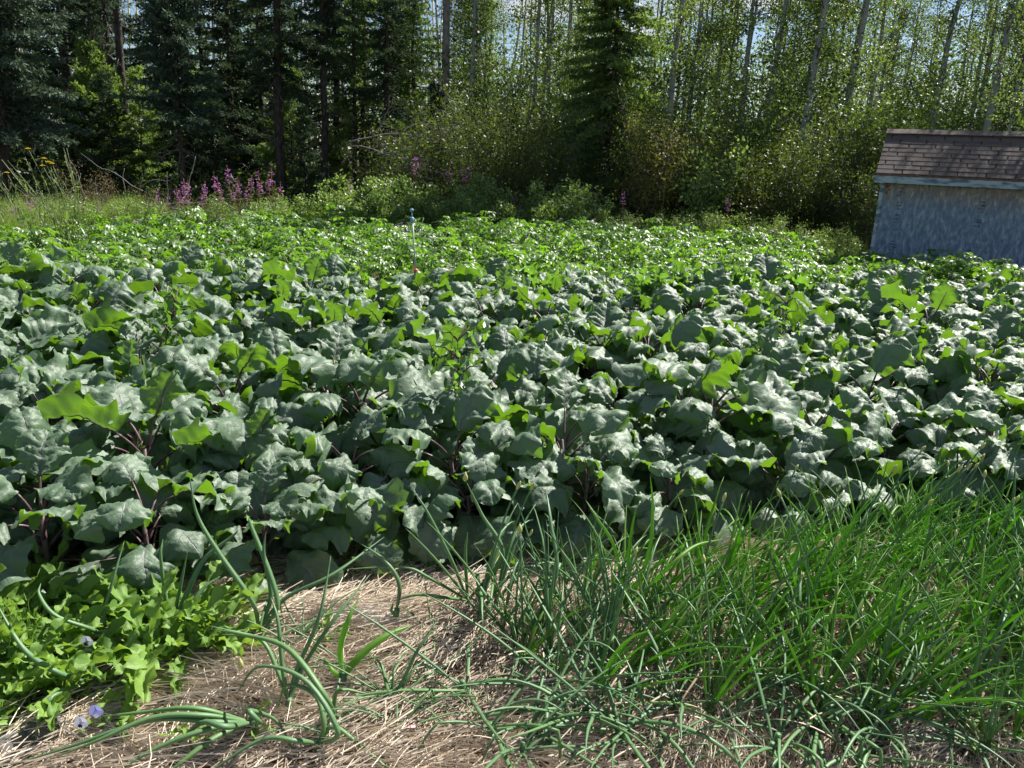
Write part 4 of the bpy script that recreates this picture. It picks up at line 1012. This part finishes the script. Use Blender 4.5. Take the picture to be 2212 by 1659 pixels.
# low dark understorey in the spruces
US = [spruce(650+i, 3.2, .1, 1.1, .035, ('gspruce', 'spruce')[i], .25, 60, 1.3, dead=False) for i in range(2)]
for k in range(46):
    px = gt.uniform(-150, 960); Y = gt.uniform(18.5, 30)
    put(US[k % 2], place(px, Y), gt.uniform(0, 6.28), gt.uniform(.5, 1.15), 'small dark shaded spruce sapling, '+('nearer' if Y < 23 else 'farther')+', in line with '+mark(*place(px, Y)[:2], 1.5), 'spruce saplings in the shade')

# far wood closing the view
def far_wood():
    g = np.random.default_rng(91); m = MB(); n = 150000
    x = g.uniform(-52, 52, n); y = g.uniform(42, 60, n); z = g.uniform(0, 1, n)**.9*9.0
    k = (np.sin(x*1.3+y*.7)+np.sin(x*.6-y*1.1+z*.9)+np.sin(z*1.7+x*2.1)) > np.where(z > 5.0, (z-5.0)*.5-1.1, -1.6); x, y, z = x[k], y[k], z[k]; n = len(x)
    L = g.uniform(.14, .28, n); m.chips(np.column_stack([x, y, z]), g.normal(0, 1, (n, 3)), g.normal(0, 1, (n, 3)), L, L*.6, g.random(n))
    for q in range(150):
        xx, yy = g.uniform(-50, 50), g.uniform(40, 58); m.tube([(xx, yy, -.1), (xx+g.normal(0,.2), yy, 5), (xx+g.normal(0,.3), yy, 10)], [.12, .09, .04], 5, .9, 1)
    # dense dark thicket low down
    o = m.obj('far_wood', [M['alder'], M['abark']]); tag(o, 'far-off wood closing the view behind the trees', 'wood', kind='stuff')
far_wood()

# ================================================================== WOOD EDGE: fireweed, herbs, grass, brush
def fireweed(seed, H, fl=1.0):
    g = np.random.default_rng(seed); t = empty('fireweed', 'pink fireweed', 'fireweed'); st = MB(); fo = MB(); bl = MB()
    lean = g.normal(0, .14, 2); top = np.array([lean[0], lean[1], H]); st.tube([(0,0,0), top*.5+[.01,0,0], top], [.006, .005, .002], 5, .5)
    n = 60; f = g.uniform(.1, .66, n); a = g.uniform(0, 6.28, n); fo.leaves(top*f[:, None], np.stack([np.cos(a), np.sin(a), g.uniform(-.1, .7, n)], 1), np.tile([0,0,1.], (n, 1)), .09*g.uniform(.6, 1.1, n), .016, g.random(n), rows=((0,.3),(.5,1),(1,.1)))
    n = 24; f = g.uniform(.62, .80, n); a = g.uniform(0, 6.28, n)         # reddish pods
    for k in range(n): p = top*f[k]; st.tube([p, p+np.array([math.cos(a[k])*.035, math.sin(a[k])*.035, .03])], [.0018, .0012], 3, .2, caps=False)
    n = int(g.integers(14, 26)); f = g.uniform(.74, .93, n); a = g.uniform(0, 6.28, n); c = top*f[:, None]+np.stack([np.cos(a)*.042, np.sin(a)*.042, g.normal(0, .012, n)], 1)
    for q in range(4):
        d = np.stack([np.cos(a+q*1.57), np.sin(a+q*1.57), g.uniform(-.4, .6, n)], 1); bl.leaves(c, d, g.normal(0, 1, (n, 3)), .014, .012, g.random(n), rows=((0,.4),(.6,1),(1,.4)))
    n = 24; f = g.uniform(.92, 1.0, n); a = g.uniform(0, 6.28, n)
    for k in range(n): p = top*f[k]; st.tube([p, p+np.array([math.cos(a[k])*.015, math.sin(a[k])*.015, -.004])], [.0025, .0015], 3, .0, caps=False)
    part(st, 'stem', M['firestem'], t); part(fo, 'foliage', M['fireleaf'], t); part(bl, 'blossom', M['fireflower'], t); return t
FW = [fireweed(900+i, 1.0) for i in range(4)]
def top_at(v, px, py, Y, lab, gr, s0=1.0, rz=None):
    p = aty(px, py, Y); put(v, (p.x, Y, 0), gt.uniform(0, 6.28) if rz is None else rz, max(.15, p.z/s0), lab, gr)
k = 0
for px, py, Y in ((392,420,12.6),(350,428,12.2),(368,436,12.3),(400,408,12.7),(412,412,12.9),(386,428,12.4),(470,395,13.6),(497,382,13.9),(486,404,13.5),(505,402,13.8),(520,410,13.8),(530,400,13.9),(548,412,13.7),(460,420,13.2),(478,424,13.0),(440,412,13.4),(512,424,13.2),(563,390,14.5),(588,385,14.8),(586,402,14.6),(595,412,14.4),(415,430,12.4),(430,436,12.6),(540,425,13.4)):
    top_at(FW[k % 4], px+(k*7 % 13)-6, py-6, Y, 'pink fireweed in the bright clump in front of the spruce trunks', 'fireweed clump before the spruces', .87); k += 1
for px, py, Y in ((8,455,10.6),(52,452,10.8),(62,432,11.0),(80,438,11.1),(190,448,11.2),(205,450,11.2),(30,458,10.5)):
    top_at(FW[k % 4], px, py-4, Y, 'low pink fireweed in the grassy patch at the far left', 'fireweed in the grassy patch', .87); k += 1
for px, py, Y, lab in ((905,350,15.2,'tallest pink fireweed standing above the raspberry bushes'), (957,372,15.3,'red-stemmed fireweed gone to seed beside the tallest one'), (994,368,15.6,'purple fireweed above the middle of the raspberry bushes'), (1007,372,15.7,'purple fireweed close to its twin behind the raspberry bushes'), (1107,425,15.2,'small pink fireweed in the dark gap beside the raspberry bushes'), (1113,448,15.0,'lowest pink fireweed by the dark gap'), (1360,425,14.6,'pink fireweed alone below the full spruce'), (752,405,14.6,'pink fireweed at the left end of the raspberry bushes'), (1578,438,14.0,'small purple fireweed left of the shed'), (1465,485,13.6,'short fireweed at the potato edge below the willow thicket'), (748,470,13.4,'pale fireweed low at the potato edge near the spruce trunk'), (1390,490,13.4,'short pink fireweed just above the potatoes')):
    top_at(FW[k % 4], px, py-2, Y, lab, None, .90); k += 1

RB = [shrub(830+i, 1.1, .7, 'herb', 13, 7, .085, .55, name='raspberry_bush', cat='raspberry bush', up=1.3) for i in range(3)]
for k, (px, py, Y) in enumerate(((720,415,14.2),(770,400,14.6),(815,388,15.0),(850,395,15.2),(890,400,15.0),(930,405,15.2),(965,398,15.4),(1005,392,15.4),(1040,405,15.2),(1075,430,14.8),(1110,450,14.6),(640,428,14.2),(1160,425,15.0),(1200,410,14.9),(1235,405,14.9),(1265,425,14.8),(800,420,14.4),(870,425,14.4),(950,430,14.4),(1020,435,14.4),(560,440,13.8),(610,445,13.6),(1300,460,14.5),(1350,470,14.4))):
    top_at(RB[k % 3], px, py, Y, 'leafy green raspberry bush between the potatoes and the wood', 'raspberry bushes by the wood', 1.15)
UP = shrub(840, 1.3, .3, 'herb', 2, 9, .10, .40, name='upright_herb', cat='plant', up=1.0)
top_at(UP, 1185, 388, 14.2, 'tall upright leafy plant catching sun above the potatoes', None, 1.3)
top_at(UP, 1252, 412, 14.3, 'second upright leafy plant beside the taller sunlit one', None, 1.3)
top_at(UP, 822, 362, 14.6, 'tall sunlit stalk with drooping leaves above the raspberry bushes', None, 1.3)
# mixed herbs along the right potato edge
HB = [shrub(850+i, .9, .5, 'herb', 10, 9, .06, .3, name='meadow_herb', cat='plant', up=.8) for i in range(2)]
for k in range(30):
    px = 1290+k*20; Y = float(np.interp(px, [1290, 1700, 1900], [14.2, 13.2, 12.6]))+gt.uniform(-.2, .9)
    p = place(px, Y); put(HB[k % 2], p, gt.uniform(0, 6.28), gt.uniform(.3, .75), ('short' if k % 2 else 'bushy')+' feathery weed between the potatoes and the willow thicket', 'weeds along the thicket')
for k, px in enumerate((430,460,505,560,600)):
    put(HB[k % 2], place(px, 12.9+.12*k), gt.uniform(0, 6.28), gt.uniform(.5, .8), 'green weed mixed into the fireweed clump', 'weeds in the fireweed')
for k in range(34):
    px = gt.uniform(-40, 380); Y = float(np.interp(px, [0, 200, 380], [10.3, 11.2, 12.4]))+gt.uniform(-.3, .6)
    put(HB[k % 2], place(px, Y), gt.uniform(0, 6.28), gt.uniform(.4, .65), ('short' if k % 2 else 'taller')+' pale weed of the grassy fringe beyond the potatoes', 'weeds in the grassy fringe')

def yellow_plant():
    g = np.random.default_rng(61)
    for (px0, py0, heads, lab) in ((40, 470, ((14,372),), 'tall yellow-flowered weed nearest the left edge'),
                                   (125, 470, ((60,320),(95,341),(104,349),(112,352),(92,357)), 'tall branching weed with several flat yellow flowers at the far left'),
                                   (90, 470, (), 'tall weed in bud between the two yellow-flowered ones'),
                                   (150, 465, (), 'thin pale weed stalk gone to seed right of the yellow flowers')):
        Y = 9.8; b = aty(px0, 400, Y); t = empty('hawksbeard', lab, 'yellow-flowered weed', (b.x, Y, 0)); st = MB(); fo = MB(); fl = []
        bc = np.array([b.x, Y, 0.])
        ends = [np.array(aty(x, y, Y))-bc for x, y in heads]
        for q in range(5): ends.append(np.array([(-.55 if px0 < 140 else -.1)*g.uniform(.3, 1.1)+g.normal(0,.05), g.normal(0, .1), g.uniform(.85, 1.35)]))
        for i, e in enumerate(ends):
            p0 = np.array([g.normal(0,.04), g.normal(0,.04), .3]); mid = p0*.4+e*.5+[.08, 0, .02]
            P = spline([p0*[1,1,0], p0, mid, e], 12); st.tube(P, np.linspace(.006, .002, 12), 4, g.random())
            c = P[4:10]; nn = len(c); fo.leaves(c, g.normal(0, 1, (nn, 3))+[0,0,1], g.normal(0, 1, (nn, 3)), .07, .012, g.random(nn))
            for q in range(3):
                bb = P[g.integers(6, 10)]; e2 = bb+np.array([g.normal(0,.05), g.normal(0,.05), g.uniform(.08, .2)]); st.tube([bb, (bb+e2)/2+[.01,0,0], e2], [.0025, .002, .0018], 3, .5); st.tube([e2, e2+[0,0,.012], e2+[0,0,.024]], [.004, .007, .003], 5, .8)
            if i < len(heads):
                m = MB(); n = 22; a = np.linspace(0, 6.28, n); d = np.stack([np.cos(a), np.sin(a), np.full(n, .12)], 1); m.leaves(np.repeat(e[None], n, 0), d, np.tile([0,0,1.], (n,1)), .032, .011, g.random(n), rows=((0,.5),(.7,1),(1,.5)))
                n = 14; a = np.linspace(0, 6.28, n); d = np.stack([np.cos(a), np.sin(a), np.full(n, .7)], 1); m.leaves(np.repeat(e[None]+[0,0,.002], n, 0), d, np.tile([0,0,1.], (n,1)), .016, .009, g.random(n)); fl.append(m)
        n = 26; P = g.normal(0, .05, (n, 3)); P[:, 2] = g.uniform(.05, .5, n); fo.leaves(P, g.normal(0, 1, (n, 3))+[0,0,.8], g.normal(0, .4, (n, 3))+[0,0,1], .13, .022, g.random(n))
        part(st, 'stems', M['thstem'], t); part(fo, 'foliage', M['herb'], t)
        for m in fl: part(m, 'flower_head', M['yellow'], t)
yellow_plant()
for px, py, Y, lab in ((1435,403,14.2,'yellow dandelion-like flower on a tall stem right of the upright herbs'), (1183,522,11.0,'yellow flower low among the potatoes at the centre'), (1208,538,10.8,'second yellow flower among the potatoes, just below the first')):
    p = aty(px, py, Y); t = empty('yellow_flower', lab, 'flower', (p.x, Y, 0)); s = MB(); s.tube([(0,0,0), (.01,0,p.z*.5), (0,0,p.z)], [.003]*3, 4, .5); part(s, 'stem', M['thstem'], t)
    m = MB(); n = 20; a = np.linspace(0, 6.28, n); d = np.stack([np.cos(a), np.sin(a), np.full(n, .5)], 1); m.leaves(np.tile([0,0,p.z], (n,1)), d, np.tile([0,0,1.], (n,1)), .028, .010, .5); part(m, 'petals', M['yellow'], t)

def grass():
    g = np.random.default_rng(77); m = MB(); n = 16000
    px = g.uniform(-60, 330, n); x = np.zeros(n); y = np.zeros(n)
    y = np.interp(px, [0, 330], [10.0, 12.2])+g.uniform(-.5, 2.2, n); x = (px-1106)/1736*y/math.cos(PITCH)*1.0
    P = np.column_stack([x, y, np.zeros(n)]); D = g.normal(0, .35, (n, 3)); D[:, 2] = 1
    m.leaves(P, D, g.normal(0, 1, (n, 3))*[1,1,.1], g.uniform(.3, .62, n), .007, g.random(n), rows=((0,1),(.4,.9),(.75,.6),(1,.1)), curl=.35, fold=0)
    n = 9000; x = g.uniform(-8, 12, n); y = g.uniform(13.2, 18.5, n); P = np.column_stack([x, y, np.zeros(n)]); D = g.normal(0, .45, (n, 3)); D[:, 2] = 1
    m.leaves(P, D, g.normal(0, 1, (n, 3))*[1,1,.1], g.uniform(.2, .5, n), .007, g.random(n)*.6, rows=((0,1),(.4,.9),(.75,.6),(1,.1)), curl=.35, fold=0)
    o = m.obj('grass', M['grass']); tag(o, 'long pale grass along the edge of the wood', 'grass', kind='stuff')
grass()
def undergrowth():
    g = np.random.default_rng(78); m = MB(); n = 130000
    x = g.uniform(-26, 26, n); y = g.uniform(17.5, 40, n); k = np.abs(x) < .75*y+2; x, y = x[k], y[k]; n = len(x)
    hh = .35+.5*np.clip(np.sin(x*.9+y*.6)*np.sin(y*.8-x*.4)+.3, 0, 1.3)+np.where(x > -2, .35, 0)
    z = g.uniform(0, 1, n)*hh; L = g.uniform(.07, .14, n); m.chips(np.column_stack([x, y, z]), g.normal(0, 1, (n, 3))+[0,0,.3], g.normal(0, .6, (n, 3))+[0,0,1], L, L*.5, g.random(n))
    o = m.obj('undergrowth', M['alder']); tag(o, 'dark leafy undergrowth covering the floor of the wood', 'undergrowth', kind='stuff')
undergrowth()
def sticks(name, label, cat, px, Y, n, w_, h_, seed, r=.012):
    g = np.random.default_rng(seed); p = place(px, Y); m = MB()
    for k in range(n):
        c = np.array([g.normal(0, w_), g.normal(0, .35), abs(g.normal(0, h_))]); az = g.uniform(-.7, .7)+(PI if g.random() < .5 else 0); th = g.normal(.05, .35); L = g.uniform(.5, 1.5); pts = [c]
        for j in range(6):
            az += g.normal(0, .28); th += g.normal(0, .25); c = c+L/6*np.array([math.cos(az)*math.cos(th), math.sin(az)*math.cos(th)*.6, math.sin(th)]); c[2] = max(c[2], .01); pts.append(c)
        m.tube(spline(pts, 12), np.linspace(r, r*.35, 12)*g.uniform(.5, 1.2), 5)
    o = m.obj(name, M['dead']); o.location = p; tag(o, label, cat)
sticks('brush_pile', 'heap of dead grey branches on the ground below the spruces', 'brush pile', 255, 13.8, 70, .75, .22, 5)
bb = shrub(845, 1.0, .7, 'brown', 14, 10, .03, .4, name='dry_shrub', cat='shrub'); put(bb, place(190, 12.8), 0, .9, 'dry brown shrub beside the brush pile')
put(bb, place(300, 13.2), 2, .6, 'low brown shrub in front of the brush pile')
def dead_branch():
    g = np.random.default_rng(15); a = aty(745, 292, 16.2); t = empty('dead_branch', 'fallen grey dead branch arching out of the thicket left of the dead spruce', 'dead branch', (a.x, a.y, 0)); m = MB()
    def br(p, az, th, L, r, dpt):
        pts = [p]
        for j in range(7):
            az += g.normal(0, .12); th += g.normal(-.06, .12); p = p+L/7*np.array([math.cos(az)*math.cos(th), math.sin(az)*math.cos(th)*.5, math.sin(th)]); pts.append(p)
            if dpt and j > 0: br(p, az+g.normal(0, .3), th+g.choice([-1, 1])*g.uniform(.3, .8), L*g.uniform(.3, .55), r*.6, dpt-1)
        m.tube(pts, np.linspace(r, r*.35, 8), 5)
    br(np.array([-.1, .3, 0.]), .2, 1.2, 2.0, .022, 1); br(np.array([0, 0, 1.55]), 0, .30, 1.9, .018, 2); br(np.array([.1, 0, 1.5]), 0, -.1, 1.6, .014, 2)
    part(m, 'twigs', M['dead'], t)
dead_branch()

# sprinkler on its riser
def sprinkler():
    Y = 7.0; b = aty(898, 590, Y); z0 = b.z; top = aty(889, 452, Y+.05); t = empty('sprinkler', 'thin grey sprinkler riser with red collar and blue head behind the kale', 'sprinkler', (b.x, Y, 0))
    def seg(name, pts, r, mat, k=10):
        m = MB(); m.tube(pts, r, k); part(m, name, M[mat], t)
    l = lambda f: ((top.x-b.x)*f, .05*f, z0+(top.z-z0)*f)
    a, c, d, e = l(0), l(.80), l(.84), l(1.0)
    seg('base_tube', [(0,0,-.05), (0,0,z0-.05), a], [.013, .013, .013], 'teal'); seg('collar', [(0,0,z0-.005), (0,0,z0+.004), (0,0,z0+.03), (0,0,z0+.034)], [.014, .019, .021, .016], 'red')
    seg('pole', [l(.03), l(.4), c], [.0075]*3, 'pole'); seg('coupling', [l(.79), l(.80), l(.86), l(.88)], [.011, .017, .016, .009], 'bluep')
    seg('rod', [l(.87), l(.97)], [.005, .005], 'bluep'); seg('head', [l(.96), l(.97), l(1.0), l(1.01)], [.006, .017, .017, .008], 'bluep')
sprinkler()
# a few odd plants standing in the beds
w1 = shrub(860, .72, .10, 'potato', 1, 6, .06, .35, name='bed_weed', cat='weed', up=.6)
for px, py, lab in ((340,690,'bright green feathery weed growing up through the kale at the left'), (1030,775,'small green weed poking up between kale leaves near the middle'), (1610,700,'green weed growing out of the kale towards the right')):
    p = atz(px, py, .62); put(w1, (p.x, p.y, 0), px, .95, lab)
def broad(px, py, label, n, L, z, seed):
    g = np.random.default_rng(seed); p = atz(px, py, z); t = empty('broad_leaf_plant', label, 'plant', (p.x, p.y, 0)); m = MB()
    for k in range(n): jag_leaf(g, m, g.uniform(0, 6.28), R(60+g.normal(0, 12)), L*g.uniform(.8, 1.1), L*.62, R(45), base=(g.normal(0,.04), g.normal(0,.04), z-.75*L), jag=.05)
    s = MB(); s.tube([(0,0,0), (0,0,z-.7*L)], [.012, .008], 6, .4); part(s, 'stem', M['potstem'], t); part(m, 'foliage', M['lily'], t)
for i, (px, py) in enumerate(((1155,575),(1405,590),(1460,585),(1545,583),(1590,582),(1750,590))):
    broad(px, py, ('broad-leaved bright green plant standing above the back edge of the kale at the centre', 'first of the smooth bright plants along the back of the kale, from the left', 'smooth broad-leaved plant at the kale edge next to the first one', 'smooth plant with backlit leaf standing up at the back of the kale', 'large smooth leaves backlit at the back of the kale, right of its twin', 'rightmost smooth-leaved plant at the back edge of the kale')[i], 9, .22, .68, 30+i)
def finish_labels():
    same = {}
    for o in bpy.data.objects:
        if o.parent is None and o.get('label'): same.setdefault((o.get('group', ''), o['label']), []).append(o)
    for (gr, lab), os_ in same.items():
        if len(os_) < 2 or len(os_) > len(ORD): continue
        if len(lab.split()) > 13: print('long', lab)
        os_.sort(key=lambda o: column_of(o.location.x, o.location.y, .3))
        for k, o in enumerate(os_): o['label'] = lab+', '+ORD[k]+' from left'
finish_labels()
print('objects', len(bpy.data.objects))
